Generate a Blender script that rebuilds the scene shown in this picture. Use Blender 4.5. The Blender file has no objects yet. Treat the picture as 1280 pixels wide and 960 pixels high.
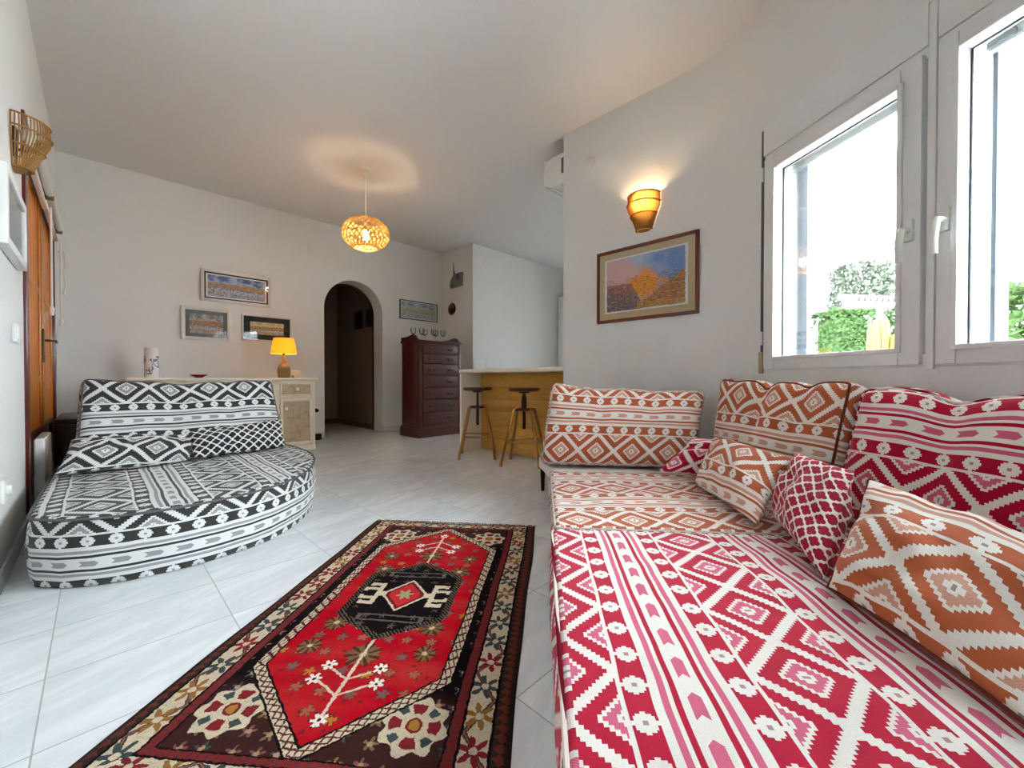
import bpy, bmesh, math, random
from mathutils import Vector, Matrix, noise
random.seed(7)
PI = math.pi
SC = bpy.context.scene
COL = SC.collection
def R(d): return math.radians(d)
def lin(c):
    c = c / 255.0
    return c / 12.92 if c <= 0.04045 else ((c + 0.055) / 1.055) ** 2.4
def rgb(r, g, b): return (lin(r), lin(g), lin(b), 1.0)

# ------------------------------------------------------------ camera, sky, exposure
H = 2.70
cam = bpy.data.cameras.new('camera')
camo = bpy.data.objects.new('camera', cam)
COL.objects.link(camo)
camo.location = (0.249, -5.275, 0.73)
camo.rotation_euler = (R(90 - 0.64), 0, R(-45.5))
cam.lens = 14.29
cam.sensor_width = 36
cam.clip_start = 0.02
SC.camera = camo
SC.view_settings.view_transform = 'Standard'
SC.view_settings.look = 'None'
SC.view_settings.gamma = 1.0
SC.view_settings.use_curve_mapping = False
SC.view_settings.exposure = 1.56
W = bpy.data.worlds.new('sky')
SC.world = W
W.use_nodes = True
W.node_tree.nodes['Background'].inputs[0].default_value = (0.83, 0.925, 1.0, 1)
W.node_tree.nodes['Background'].inputs[1].default_value = 16.0
SUN = bpy.data.lights.new('sun', 'SUN')
SUN.energy = 2.0
SUN.angle = R(3)
suno = bpy.data.objects.new('sun', SUN)
COL.objects.link(suno)
suno.rotation_euler = (R(35), R(-8), R(-60))
def bulb(name, loc, watts, color, radius, parent=None):
    l = bpy.data.lights.new(name, 'POINT')
    l.energy = watts
    l.color = color
    l.shadow_soft_size = radius
    o = bpy.data.objects.new(name, l)
    COL.objects.link(o)
    o.location = loc
    if parent: o.parent = parent
    return o

# ------------------------------------------------------------ node expressions
NT = None
class E:
    def __init__(s, v): s.v = v
    def __add__(a, b): return M('ADD', a, b)
    def __radd__(a, b): return M('ADD', b, a)
    def __sub__(a, b): return M('SUBTRACT', a, b)
    def __rsub__(a, b): return M('SUBTRACT', b, a)
    def __mul__(a, b): return M('MULTIPLY', a, b)
    def __rmul__(a, b): return M('MULTIPLY', b, a)
    def __truediv__(a, b): return M('DIVIDE', a, b)
    def __lt__(a, b): return M('LESS_THAN', a, b)
    def __gt__(a, b): return M('GREATER_THAN', a, b)
    def __and__(a, b): return M('MULTIPLY', a, b)
    def __or__(a, b): return M('MAXIMUM', a, b)
    def __neg__(a): return M('MULTIPLY', a, -1.0)
def M(op, *args):
    n = NT.nodes.new('ShaderNodeMath')
    n.operation = op
    for i, a in enumerate(args):
        if isinstance(a, E): NT.links.new(a.v, n.inputs[i])
        else: n.inputs[i].default_value = float(a)
    return E(n.outputs[0])
def ab(a): return M('ABSOLUTE', a)
def fl(a): return M('FLOOR', a)
def fr(a): return M('FRACT', a)
def mn(a, b): return M('MINIMUM', a, b)
def mx(a, b): return M('MAXIMUM', a, b)
def sq(a): return M('SQRT', a)
def sn(a): return M('SINE', a)
def at2(a, b): return M('ARCTAN2', a, b)
def inv(a): return M('SUBTRACT', 1.0, a)
def clamp01(a): return mn(mx(a, 0.0), 1.0)
def ramp01(a, lo, hi): return clamp01((a - lo) / (hi - lo))
def mixc(c0, c1, fac):
    n = NT.nodes.new('ShaderNodeMix')
    n.data_type = 'RGBA'
    for sock, c in ((n.inputs[6], c0), (n.inputs[7], c1)):
        if isinstance(c, E): NT.links.new(c.v, sock)
        else: sock.default_value = c
    if isinstance(fac, E): NT.links.new(fac.v, n.inputs[0])
    else: n.inputs[0].default_value = fac
    return E(n.outputs[2])
def vec(x, y, z=0.0):
    n = NT.nodes.new('ShaderNodeCombineXYZ')
    for i, a in enumerate((x, y, z)):
        if isinstance(a, E): NT.links.new(a.v, n.inputs[i])
        else: n.inputs[i].default_value = float(a)
    return E(n.outputs[0])
def noi(v, scale, detail=2.0, rough=0.5):
    n = NT.nodes.new('ShaderNodeTexNoise')
    n.inputs['Scale'].default_value = scale
    n.inputs['Detail'].default_value = detail
    n.inputs['Roughness'].default_value = rough
    NT.links.new(v.v, n.inputs['Vector'])
    return E(n.outputs['Fac'])
def white(x, y):
    n = NT.nodes.new('ShaderNodeTexWhiteNoise')
    n.noise_dimensions = '2D'
    NT.links.new(vec(x, y).v, n.inputs['Vector'])
    return E(n.outputs['Value'])
def sep(v):
    n = NT.nodes.new('ShaderNodeSeparateXYZ')
    NT.links.new(v.v, n.inputs[0])
    return E(n.outputs[0]), E(n.outputs[1]), E(n.outputs[2])
def coords(kind='UV'):
    n = NT.nodes.new('ShaderNodeTexCoord')
    return E(n.outputs[kind])
def newmat(name, rough=0.6, spec=0.3, metal=0.0, coat=0.0):
    global NT
    m = bpy.data.materials.new(name)
    m.use_nodes = True
    NT = m.node_tree
    b = NT.nodes['Principled BSDF']
    b.inputs['Roughness'].default_value = rough
    b.inputs['Specular IOR Level'].default_value = spec
    b.inputs['Metallic'].default_value = metal
    b.inputs['Coat Weight'].default_value = coat
    return m, b
def setc(b, c):
    if isinstance(c, E): NT.links.new(c.v, b.inputs['Base Color'])
    else: b.inputs['Base Color'].default_value = c
def bump(b, hgt, strength=0.3, dist=0.002):
    n = NT.nodes.new('ShaderNodeBump')
    n.inputs['Strength'].default_value = strength
    n.inputs['Distance'].default_value = dist
    NT.links.new(hgt.v, n.inputs['Height'])
    NT.links.new(n.outputs[0], b.inputs['Normal'])
def plain(name, c, rough=0.5, spec=0.3, metal=0.0, var=0.06, scale=18.0, coat=0.0, bmp=0.0):
    m, b = newmat(name, rough, spec, metal, coat)
    o = coords('Object')
    n = noi(o, scale, 3)
    c2 = tuple(max(0.0, x * (1 - var * 2)) for x in c[:3]) + (1,)
    setc(b, mixc(c, c2, n))
    if bmp: bump(b, noi(o, scale * 6, 3), bmp, 0.003)
    return m

WALLC = rgb(226, 225, 222)
MAT = {}
MAT['wall'] = plain('painted_plaster', WALLC, 0.9, 0.1, var=0.015, scale=3.0, bmp=0.10)
MAT['ceil'] = plain('ceiling_plaster', rgb(222, 220, 218), 0.9, 0.1, var=0.015, scale=2.0, bmp=0.08)
MAT['white'] = plain('white_lacquer', rgb(232, 232, 230), 0.35, 0.4, var=0.02)
MAT['pvc'] = plain('white_window_plastic', rgb(226, 227, 226), 0.3, 0.4, var=0.01)
MAT['whiteplastic'] = plain('white_plastic', rgb(228, 227, 222), 0.35, 0.4, var=0.01)
MAT['cream'] = plain('cream_paint', rgb(238, 228, 208), 0.5, 0.3, var=0.03)
MAT['black'] = plain('black_lacquer', rgb(22, 21, 21), 0.35, 0.4, var=0.1)
MAT['blackrub'] = plain('black_rubber', rgb(18, 18, 18), 0.7, 0.2, var=0.1)
MAT['slate'] = plain('grey_mat_board', rgb(112, 120, 124), 0.8, 0.1, var=0.05)
MAT['darkmat'] = plain('charcoal_mat_board', rgb(58, 62, 64), 0.8, 0.1, var=0.05)
MAT['beigemat'] = plain('beige_mat_board', rgb(196, 176, 136), 0.8, 0.1, var=0.03)
MAT['greyplastic'] = plain('grey_plastic', rgb(122, 126, 124), 0.45, 0.4, var=0.04)
MAT['darkgrey'] = plain('dark_grey_plastic', rgb(84, 88, 88), 0.45, 0.4, var=0.04)
MAT['bronze'] = plain('bronze_metal', rgb(176, 132, 76), 0.3, 0.5, metal=0.85, var=0.12)
MAT['darkmetal'] = plain('dark_metal', rgb(72, 50, 46), 0.4, 0.5, metal=0.7, var=0.1)
MAT['brass'] = plain('aged_brass', rgb(96, 76, 52), 0.4, 0.5, metal=0.8, var=0.1)
MAT['alu'] = plain('aluminium', rgb(168, 172, 174), 0.35, 0.5, metal=0.7, var=0.05)
MAT['gasket'] = plain('dark_gasket', rgb(66, 72, 80), 0.6, 0.2, var=0.1)
MAT['redlac'] = plain('dark_red_gloss', rgb(70, 14, 14), 0.12, 0.6, var=0.2)
MAT['redcer'] = plain('red_ceramic', rgb(150, 22, 20), 0.25, 0.5, var=0.1)
MAT['string'] = plain('white_cotton', rgb(232, 228, 220), 0.9, 0.05, var=0.03)
MAT['strap'] = plain('tan_strap', rgb(186, 164, 128), 0.8, 0.1, var=0.05)
MAT['stonecer'] = plain('speckled_stoneware', rgb(150, 128, 92), 0.55, 0.3, var=0.25, scale=60)
MAT['candle'] = plain('cream_candle_stone', rgb(222, 208, 180), 0.7, 0.2, var=0.15, scale=30)
MAT['fringe'] = plain('rug_fringe_wool', rgb(140, 118, 92), 0.95, 0.05, var=0.2, scale=60)

def wood(name, c1, c2, sx, sy, sz, rough=0.4, coat=0.2, spec=0.4):
    m, b = newmat(name, rough, spec, 0, coat)
    x, y, z = sep(coords('Object'))
    v = vec(x * sx, y * sy, z * sz)
    n = noi(v, 1.0, 5, 0.6)
    g = fr(n * 9.0)
    g = ab(g - 0.5) * 2.0
    setc(b, mixc(c1, c2, clamp01(n * 0.7 + g * 0.35 - 0.05)))
    bump(b, g, 0.08, 0.001)
    return m
MAT['mahogany'] = wood('dark_mahogany', rgb(92, 36, 28), rgb(52, 16, 14), 30, 30, 2.5, 0.28, 0.4)
MAT['doorframe'] = wood('varnished_dark_frame_wood', rgb(104, 30, 20), rgb(54, 12, 10), 30, 30, 2.0, 0.3, 0.4)
MAT['amber'] = wood('amber_varnished_wood', rgb(232, 150, 26), rgb(206, 108, 12), 25, 25, 1.6, 0.35, 0.3)
MAT['pine'] = wood('knotty_pine', rgb(236, 186, 92), rgb(204, 132, 50), 22, 2.0, 22, 0.4, 0.3)
MAT['picframe'] = wood('red_brown_frame_wood', rgb(122, 48, 32), rgb(74, 20, 18), 30, 4, 30, 0.3, 0.3)
MAT['wicker'] = wood('wicker', rgb(186, 136, 66), rgb(120, 78, 30), 60, 60, 8, 0.6, 0.05)

# wicker of lit lamps: real translucency, no emission
def trans(name, c, tr=0.5, rough=0.6):
    m, b = newmat(name, rough, 0.3)
    o = coords('Object')
    n = noi(o, 60, 2)
    c2 = tuple(x * 0.75 for x in c[:3]) + (1,)
    cc = mixc(c, c2, n)
    setc(b, cc)
    t = NT.nodes.new('ShaderNodeBsdfTranslucent')
    NT.links.new(cc.v, t.inputs[0])
    mixn = NT.nodes.new('ShaderNodeMixShader')
    mixn.inputs[0].default_value = tr
    NT.links.new(b.outputs[0], mixn.inputs[1])
    NT.links.new(t.outputs[0], mixn.inputs[2])
    NT.links.new(mixn.outputs[0], NT.nodes['Material Output'].inputs[0])
    return m
MAT['wicker_lit'] = trans('split_cane', rgb(224, 188, 100), 0.3)
MAT['cane_brown'] = plain('brown_split_cane', rgb(176, 122, 54), 0.6, 0.2, var=0.2, scale=60)
MAT['amberglow'] = trans('sunlit_amber_boards', rgb(226, 138, 22), 0.05, 0.35)
MAT['lampshade'] = trans('amber_linen_shade', rgb(250, 207, 86), 0.45)
MAT['paperliner'] = trans('amber_paper_liner', rgb(248, 214, 128), 0.35)
def emis(name, c, s):
    m, b = newmat(name, 0.4)
    setc(b, c)
    b.inputs['Emission Color'].default_value = c
    b.inputs['Emission Strength'].default_value = s
    return m
MAT['bulb_pendant'] = emis('glowing_pendant_bulb', (1.0, 0.76, 0.56, 1), 120.0)
MAT['bulb_table'] = emis('glowing_table_bulb', (1.0, 0.74, 0.40, 1), 34.0)
MAT['bulb_sconce'] = emis('glowing_sconce_bulb', (1.0, 0.76, 0.46, 1), 60.0)

def glassmat(name, tint=(1, 1, 1, 1), fac=0.10):
    m, b = newmat(name)
    NT.nodes.remove(b)
    tr = NT.nodes.new('ShaderNodeBsdfTransparent'); tr.inputs[0].default_value = tint
    gl = NT.nodes.new('ShaderNodeBsdfGlossy'); gl.inputs['Roughness'].default_value = 0.02
    fz = NT.nodes.new('ShaderNodeFresnel'); fz.inputs[0].default_value = 1.45
    mm = NT.nodes.new('ShaderNodeMath'); mm.operation = 'MULTIPLY'; mm.inputs[1].default_value = fac * 10
    NT.links.new(fz.outputs[0], mm.inputs[0])
    ms = NT.nodes.new('ShaderNodeMixShader')
    NT.links.new(mm.outputs[0], ms.inputs[0])
    NT.links.new(tr.outputs[0], ms.inputs[1]); NT.links.new(gl.outputs[0], ms.inputs[2])
    NT.links.new(ms.outputs[0], NT.nodes['Material Output'].inputs[0])
    return m
MAT['pane'] = glassmat('window_glass', (0.97, 0.98, 0.98, 1), 0.08)
MAT['picglass'] = glassmat('picture_glass', (0.99, 0.99, 0.99, 1), 0.03)
MAT['wineglass'] = glassmat('drinking_glass', (0.96, 0.975, 0.975, 1), 0.09)

def marble_floor():
    m, b = newmat('white_marble_tiles', 0.13, 0.5)
    x, y, z = sep(coords('Object'))
    tu, tv = 0.382, 0.2862
    cx = (x - 0.152) / tu
    cy = (y + 3.490) / tv
    ix, iy = fl(cx), fl(cy)
    h1 = white(ix, iy)
    fx, fy = fr(cx), fr(cy)
    ex = mn(fx, inv(fx)) * tu
    ey = mn(fy, inv(fy)) * tv
    joint = mn(ex, ey) < 0.0016
    a = 0.35
    px = x * math.cos(a) + y * math.sin(a)
    py = y * math.cos(a) - x * math.sin(a)
    v = vec(px * 1.6 + h1 * 9.0, py * 7.0 + h1 * 5.0, h1 * 7.0)
    n1 = noi(v, 1.3, 6, 0.62)
    vein = inv(ramp01(ab(n1 - 0.5), 0.0, 0.10))
    n2 = noi(v, 0.8, 3, 0.5)
    c = mixc(rgb(244, 246, 247), rgb(230, 233, 236), ramp01(n2, 0.35, 0.7))
    c = mixc(c, rgb(200, 205, 212), vein * 0.42)
    c = mixc(c, rgb(204, 205, 203), (h1 * 0.18))
    c = mixc(c, rgb(168, 168, 164), joint)
    setc(b, c)
    bump(b, inv(joint), 0.25, 0.001)
    NT.links.new((joint * 0.4 + 0.13 + n2 * 0.06).v, b.inputs['Roughness'])
    return m
MAT['floor'] = marble_floor()
MAT['skirt'] = plain('pale_marble_skirting', rgb(214, 214, 212), 0.25, 0.5, var=0.06)

# ---- woven fabrics, uv in metres
def weave(b, c, u, v):
    n = noi(vec(u, v), 420.0, 2)
    th = sn(v * 2600.0) * 0.5 + 0.5
    c = mixc(c, rgb(20, 16, 14), clamp01((n - 0.45) * 0.5))
    setc(b, c)
    big = noi(vec(u, v), 28.0, 2)
    bump(b, n * 0.8 + th * 0.3 + big * 0.6, 0.35, 0.002)
    b.inputs['Sheen Weight'].default_value = 0.15
    b.inputs['Sheen Roughness'].default_value = 0.5
def kilim(name, dark, mid, light, dot):
    m, b = newmat(name, 0.9, 0.1)
    u, v, _ = sep(coords('UV'))
    P = 0.415
    dv = noi(vec(u, v), 6.0, 1) - 0.5
    v = v + dv * 0.012
    t = fr(v / P) * P
    c = light
    hat = (sn((u + v) * 1500.0) > 0.1)
    mid = mixc(mid, mixc(mid, light, 0.16), hat)
    # diamonds
    inD = t < 0.19
    q = t / 0.19
    qs = (fl(q * 26.0) + 0.5) / 26.0
    p = fr(u / 0.20)
    d = ab(p * 2.0 - 1.0) + ab(qs * 2.0 - 1.0)
    e = mn(d, 2.0 - d)
    cd = mixc(light, dark, (e > 0.50) & (e < 0.86))
    cd = mixc(cd, mid, (e > 0.19) & (e < 0.39))
    cd = mixc(cd, dot, e < 0.07)
    edge = (ab(q * 2.0 - 1.0) > 0.955)
    cd = mixc(cd, light, edge)
    c = mixc(c, cd, inD)
    # star bands
    for t0 in (0.19, 0.365):
        q = (t - t0) / 0.05
        inS = (q > 0.0) & (q < 1.0)
        pq = (fl(fr(u / 0.077) * 18.0) + 0.5) / 18.0
        a_ = ab(pq * 2.0 - 1.0) * 1.54
        qq = (fl(q * 12.0) + 0.5) / 12.0
        b_ = ab(qq * 2.0 - 1.0)
        s = mx(a_, b_) * 0.5 + (a_ + b_) * 0.55
        cs = mixc(dark, light, (s < 0.88) | (ab(q * 2.0 - 1.0) > 0.86) | ((a_ < 0.12) & (b_ > 0.4)))
        cs = mixc(cs, dot, s < 0.24)
        c = mixc(c, cs, inS)
    # stripes and arrows
    q = (t - 0.24) / 0.125
    inT = (q > 0.0) & (q < 1.0)
    r = ab(q * 2.0 - 1.0)
    ct = mixc(light, dark, (r > 0.36) & (r < 0.52))
    ct = mixc(ct, mid, (r > 0.64) & (r < 0.82))
    ar = fr(u / 0.088 + r * 0.7)
    ct = mixc(ct, mid, (r < 0.17) & (ar < 0.52))
    c = mixc(c, ct, inT)
    weave(b, c, u, v)
    return m
MAT['kil_bw'] = kilim('black_and_white_kilim', rgb(58, 57, 54), rgb(146, 147, 148), rgb(226, 226, 224), rgb(150, 150, 150))
MAT['kil_or'] = kilim('terracotta_kilim', rgb(182, 92, 56), rgb(206, 146, 122), rgb(232, 226, 218), rgb(150, 142, 138))
MAT['kil_rd'] = kilim('crimson_kilim', rgb(184, 8, 50), rgb(208, 76, 116), rgb(230, 224, 216), rgb(170, 140, 140))
def quatre(name, dark, light, cell):
    m, b = newmat(name, 0.9, 0.1)
    u, v, _ = sep(coords('UV'))
    def foil(uu, vv):
        a = ab(fr(uu) * 2.0 - 1.0)
        bb = ab(fr(vv) * 2.0 - 1.0)
        d1 = sq((a - 0.36) * (a - 0.36) + bb * bb)
        d2 = sq((bb - 0.36) * (bb - 0.36) + a * a)
        return (mn(d1, d2) < 0.345) | (mx(a, bb) < 0.34)
    f = foil(u / cell, v / cell) | foil(u / cell + 0.5, v / cell + 0.5)
    c = mixc(light, dark, f)
    weave(b, c, u, v)
    return m
MAT['quat_rd'] = quatre('crimson_quatrefoil_weave', rgb(160, 8, 44), rgb(230, 220, 214), 0.056)
MAT['quat_bw'] = quatre('black_quatrefoil_weave', rgb(44, 44, 42), rgb(226, 226, 224), 0.056)

# ------------------------------------------------------------ mesh helpers
def bx(bm, x0, y0, z0, x1, y1, z1, bev=0.0, seg=2):
    t = bmesh.new()
    bmesh.ops.create_cube(t, size=1.0)
    for v in t.verts:
        v.co = Vector((x0 + (v.co.x + 0.5) * (x1 - x0), y0 + (v.co.y + 0.5) * (y1 - y0), z0 + (v.co.z + 0.5) * (z1 - z0)))
    if bev > 0:
        bmesh.ops.bevel(t, geom=list(t.edges), offset=bev, segments=seg, affect='EDGES', profile=0.5)
    join(bm, t)
def join(bm, t, mat=None):
    me = bpy.data.meshes.new('tmp')
    if mat is not None: bmesh.ops.transform(t, matrix=mat, verts=t.verts)
    t.to_mesh(me); t.free()
    bm.from_mesh(me)
    bpy.data.meshes.remove(me)
def lathe(bm, prof, c=(0, 0, 0), n=32, closed=False):
    rings = []
    for r, z in prof:
        if r < 1e-6: rings.append([bm.verts.new((c[0], c[1], c[2] + z))])
        else: rings.append([bm.verts.new((c[0] + r * math.cos(2 * PI * k / n), c[1] + r * math.sin(2 * PI * k / n), c[2] + z)) for k in range(n)])
    seq = list(zip(rings[:-1], rings[1:]))
    if closed: seq.append((rings[-1], rings[0]))
    for a, b in seq:
        for k in range(n):
            k2 = (k + 1) % n
            if len(a) == 1 and len(b) == 1: continue
            if len(a) == 1: bm.faces.new((a[0], b[k2], b[k]))
            elif len(b) == 1: bm.faces.new((a[k], a[k2], b[0]))
            else: bm.faces.new((a[k], a[k2], b[k2], b[k]))
def tube(bm, pts, r, n=8, closed=False, flat=1.0):
    pts = [Vector(p) for p in pts]
    rings = []
    m = len(pts)
    up = None
    for i, p in enumerate(pts):
        if closed: d = pts[(i + 1) % m] - pts[i - 1]
        else: d = pts[min(i + 1, m - 1)] - pts[max(i - 1, 0)]
        d.normalize()
        if up is None:
            up = Vector((0, 0, 1)) if abs(d.z) < 0.9 else Vector((1, 0, 0))
        a = d.cross(up)
        if a.length < 1e-5: a = d.cross(Vector((0, 1, 0)))
        a.normalize()
        b = a.cross(d); b.normalize(); up = b
        rr = r[i] if isinstance(r, (list, tuple)) else r
        rings.append([bm.verts.new(p + a * rr * math.cos(2 * PI * k / n) + b * rr * flat * math.sin(2 * PI * k / n)) for k in range(n)])
    seq = [(rings[i], rings[i + 1]) for i in range(m - 1)]
    if closed: seq.append((rings[-1], rings[0]))
    for a, b in seq:
        for k in range(n):
            k2 = (k + 1) % n
            bm.faces.new((a[k], a[k2], b[k2], b[k]))
    if not closed:
        bm.faces.new(list(reversed(rings[0]))); bm.faces.new(rings[-1])
def prism(bm, pts, z0, z1, plane='XY'):
    def P(a, b, c):
        return {'XY': (a, b, c), 'XZ': (a, c, b), 'YZ': (c, a, b)}[plane]
    lo = [bm.verts.new(P(x, y, z0)) for x, y in pts]
    hi = [bm.verts.new(P(x, y, z1)) for x, y in pts]
    n = len(pts)
    bm.faces.new(lo); bm.faces.new(list(reversed(hi)))
    for i in range(n):
        j = (i + 1) % n
        bm.faces.new((lo[i], hi[i], hi[j], lo[j]))
def obj(name, bm, mat, parent=None, loc=None, rot=None, smooth=True, ang=35):
    bmesh.ops.recalc_face_normals(bm, faces=bm.faces)
    me = bpy.data.meshes.new(name)
    bm.to_mesh(me); bm.free()
    if smooth:
        me.polygons.foreach_set('use_smooth', [True] * len(me.polygons))
        me.set_sharp_from_angle(angle=R(ang))
    me.materials.append(MAT[mat] if isinstance(mat, str) else mat)
    o = bpy.data.objects.new(name, me)
    COL.objects.link(o)
    if parent: o.parent = parent
    if loc: o.location = loc
    if rot: o.rotation_euler = rot
    return o
def BM(): return bmesh.new()
def box(name, a, b, mat, parent=None, bev=0.003, loc=None):
    bm = BM(); bx(bm, *a, *b, bev); return obj(name, bm, mat, parent, loc)
def thing(name, label, cat, loc=(0, 0, 0), rz=0.0, group=None):
    o = bpy.data.objects.new(name, None)
    o.empty_display_size = 0.05
    COL.objects.link(o)
    o.location = loc; o.rotation_euler = (0, 0, rz)
    o['label'] = label; o['category'] = cat
    if group: o['group'] = group
    return o
def tag(o, label, cat, group=None):
    o['label'] = label; o['category'] = cat
    if group: o['group'] = group
    return o
def struct(o):
    o['kind'] = 'structure'; return o
def copy_tree(o, parent=None):
    c = o.copy(); COL.objects.link(c)
    if parent: c.parent = parent
    for ch in list(o.children): copy_tree(ch, c)
    return c

# ------------------------------------------------------------ the room shell
pB = Vector((2.9, -4.45)); dB = Vector((-0.5757, -0.8177)); nB = Vector((0.8177, -0.5757))
def onB(s, off=0.0): return pB + dB * s + nB * off
WT = 0.24
PLAN = [(-0.22, -6.4), (-0.22, 1.75), (7.0, 1.75), (7.0, -3.495), (3.14, -3.495), (3.14, -4.38), tuple(onB(2.2, WT)), (1.9, -6.4)]
bm = BM(); prism(bm, PLAN, -0.1, 0.0); struct(obj('floor', bm, 'floor', smooth=False))
bm = BM(); prism(bm, PLAN, H, H + 0.12); struct(obj('ceiling', bm, 'ceil', smooth=False))
# left wall with the door opening
DV0, DV1, DZ = -2.24, -0.36, 2.02
bm = BM()
bx(bm, -0.22, -6.2, 0, 0, DV0, H); bx(bm, -0.22, DV1, 0, 0, 0.30, H); bx(bm, -0.22, DV0, DZ, 0, DV1, H)
struct(obj('wall_left', bm, 'wall', smooth=False))
# back wall with the arch
AU0, AU1, AZ, AT = 2.245, 3.035, 1.64, 0.28
bm = BM()
r_ = (AU1 - AU0) / 2; ac = (AU0 + AU1) / 2
bx(bm, -0.22, 0, 0, AU0, AT, H); bx(bm, AU1, 0, 0, 4.2, AT, H)
n = 28
arc = [(ac - r_ * math.cos(PI * k / n), AZ + r_ * math.sin(PI * k / n)) for k in range(n + 1)]
for k in range(n):
    (x0, z0), (x1, z1) = arc[k], arc[k + 1]
    prism(bm, [(x0, z0), (x1, z1), (x1, H), (x0, H)], 0, AT, 'XZ')
prism(bm, [(AU0, AZ), (AU0, AZ - 0.0), (AU0 + 1e-4, AZ)], 0, AT, 'XZ')
struct(obj('wall_back', bm, 'wall', smooth=False))
# corridor behind the arch
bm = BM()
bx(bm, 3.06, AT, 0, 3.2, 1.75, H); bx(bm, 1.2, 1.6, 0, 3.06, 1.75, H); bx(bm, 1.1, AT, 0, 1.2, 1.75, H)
MAT['taupe'] = plain('corridor_shade_taupe', rgb(136, 114, 98), 0.9, 0.1, var=0.02, scale=3.0)  # corridor's shade is put into the wall colour as taupe
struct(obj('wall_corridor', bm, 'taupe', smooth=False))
bm = BM()
bx(bm, 3.045, AT, 0, 3.06, 1.6, 0.08); bx(bm, 1.2, 1.585, 0, 3.06, 1.6, 0.08)
struct(obj('baseboard_corridor', bm, 'mahogany', smooth=False))
bm = BM()
bx(bm, AU0, AT - .03, 0, AU0 + .012, AT + .01, AZ); bx(bm, AU1 - .012, AT - .03, 0, AU1, AT + .01, AZ)
for k in range(n):
    (x0, z0), (x1, z1) = arc[k], arc[k + 1]
    q = [(ac + (x - ac) * f, AZ + (z - AZ) * f) for (x, z), f in (((x0, z0), 1), ((x1, z1), 1), ((x1, z1), .97), ((x0, z0), .97))]
    prism(bm, q, AT - .03, AT + .01, 'XZ')
struct(obj('trim_1', bm, 'mahogany', smooth=False))
# block and kitchen wall
bm = BM(); bx(bm, 4.055, -0.74, 0, 7.0, 0.0, H); struct(obj('wall_kitchen', bm, 'wall', smooth=False))
# right wall: flat run, rounded bend, window run
RB = 0.6; TB = RB * math.tan(math.acos(0.8177) / 2)
path = [Vector((2.9, -3.255))]
c0 = Vector((2.9 - RB, -4.45 + TB)); tot = math.acos(0.8177)
for k in range(13):
    a = tot * k / 12
    path.append(c0 + Vector((RB * math.cos(a), -RB * math.sin(a))))
def onB(s, off=0.0): return pB + dB * s + nB * off
W0, W1, WZ0, WZ1, WT = 0.335, 1.82, 0.775, 2.035, 0.24
path.append(onB(W0))
def outer(path, t):
    out = []
    for i, p in enumerate(path):
        d = (path[min(i + 1, len(path) - 1)] - path[max(i - 1, 0)]).normalized()
        out.append(p + Vector((-d.y, d.x)) * t)
    return out
def strip(bm, path, z0, z1, t):
    o2 = outer(path, t)
    q = [[bm.verts.new((p.x, p.y, z)) for p in pp] for pp, z in ((path, z0), (path, z1), (o2, z1), (o2, z0))]
    n = len(path)
    for a in range(4):
        r0, r1 = q[a], q[(a + 1) % 4]
        for i in range(n - 1): bm.faces.new((r0[i], r0[i + 1], r1[i + 1], r1[i]))
    for i in (0, n - 1): bm.faces.new((q[0][i], q[1][i], q[2][i], q[3][i]))
bm = BM()
strip(bm, path, 0, H, WT)
strip(bm, [onB(W0), onB(W1)], 0, WZ0, WT)
strip(bm, [onB(W0), onB(W1)], WZ1, H, WT)
strip(bm, [onB(W1), onB(2.2)], 0, H, WT)
struct(obj('wall_right', bm, 'wall', ang=30))
bm = BM(); bx(bm, 2.9 + WT, -3.495, 0, 7.0, -3.255, H); struct(obj('wall_kitchen_side', bm, 'wall', smooth=False))
bm = BM()
bx(bm, 6.75, -3.3, 0, 7.0, -2.75, H); bx(bm, 6.75, -2.35, 0, 7.0, -0.7, H); bx(bm, 6.75, -2.75, 0, 7.0, -2.35, 1.0); bx(bm, 6.75, -2.75, 2.0, 7.0, -2.35, H)  # unseen window opening, added to let daylight into the kitchen
struct(obj('wall_kitchen_end', bm, 'wall', smooth=False))
bm = BM()
bx(bm, -0.22, -6.4, 0, 1.9, -6.2, H)
struct(obj('wall_rear', bm, 'wall', smooth=False))
# skirting
bm = BM()
bx(bm, 0, -0.012, 0, AU0, 0, 0.07, 0.002); bx(bm, AU1, -0.012, 0, 4.055, 0, 0.07, 0.002)
bx(bm, 4.043, -0.74, 0, 4.055, -0.012, 0.07, 0.002)
struct(obj('baseboard_back', bm, 'skirt'))
bm = BM(); bx(bm, 0, -6.2, 0, 0.012, DV0 - 0.02, 0.07, 0.002); struct(obj('baseboard_left', bm, 'skirt'))


# ------------------------------------------------------------ window in the right wall
wr = math.atan2(dB.y, dB.x)
win = bpy.data.objects.new('window_1', None); COL.objects.link(win)
win.location = (pB.x, pB.y, 0); win.rotation_euler = (0, 0, wr)
struct(win); win['label'] = 'white two-sash plastic window above the red and orange sofa'
def frame_rect(bm, x0, x1, z0, z1, w, y0, y1, bev=0.004):
    bx(bm, x0, y0, z0, x0 + w, y1, z1, bev); bx(bm, x1 - w, y0, z0, x1, y1, z1, bev)
    bx(bm, x0 + w, y0, z0, x1 - w, y1, z0 + w, bev); bx(bm, x0 + w, y0, z1 - w, x1 - w, y1, z1, bev)
bm = BM()
frame_rect(bm, W0, W1, WZ0, 1.895, 0.045, -0.006, 0.09)
bx(bm, 1.052, -0.006, WZ0, 1.092, 0.09, 1.895, 0.004)
bx(bm, 1.060, -0.016, WZ0 - 0.01, 1.084, -0.004, WZ1 - 0.005, 0.004)
obj('window_frame', bm, 'pvc', win)
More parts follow.
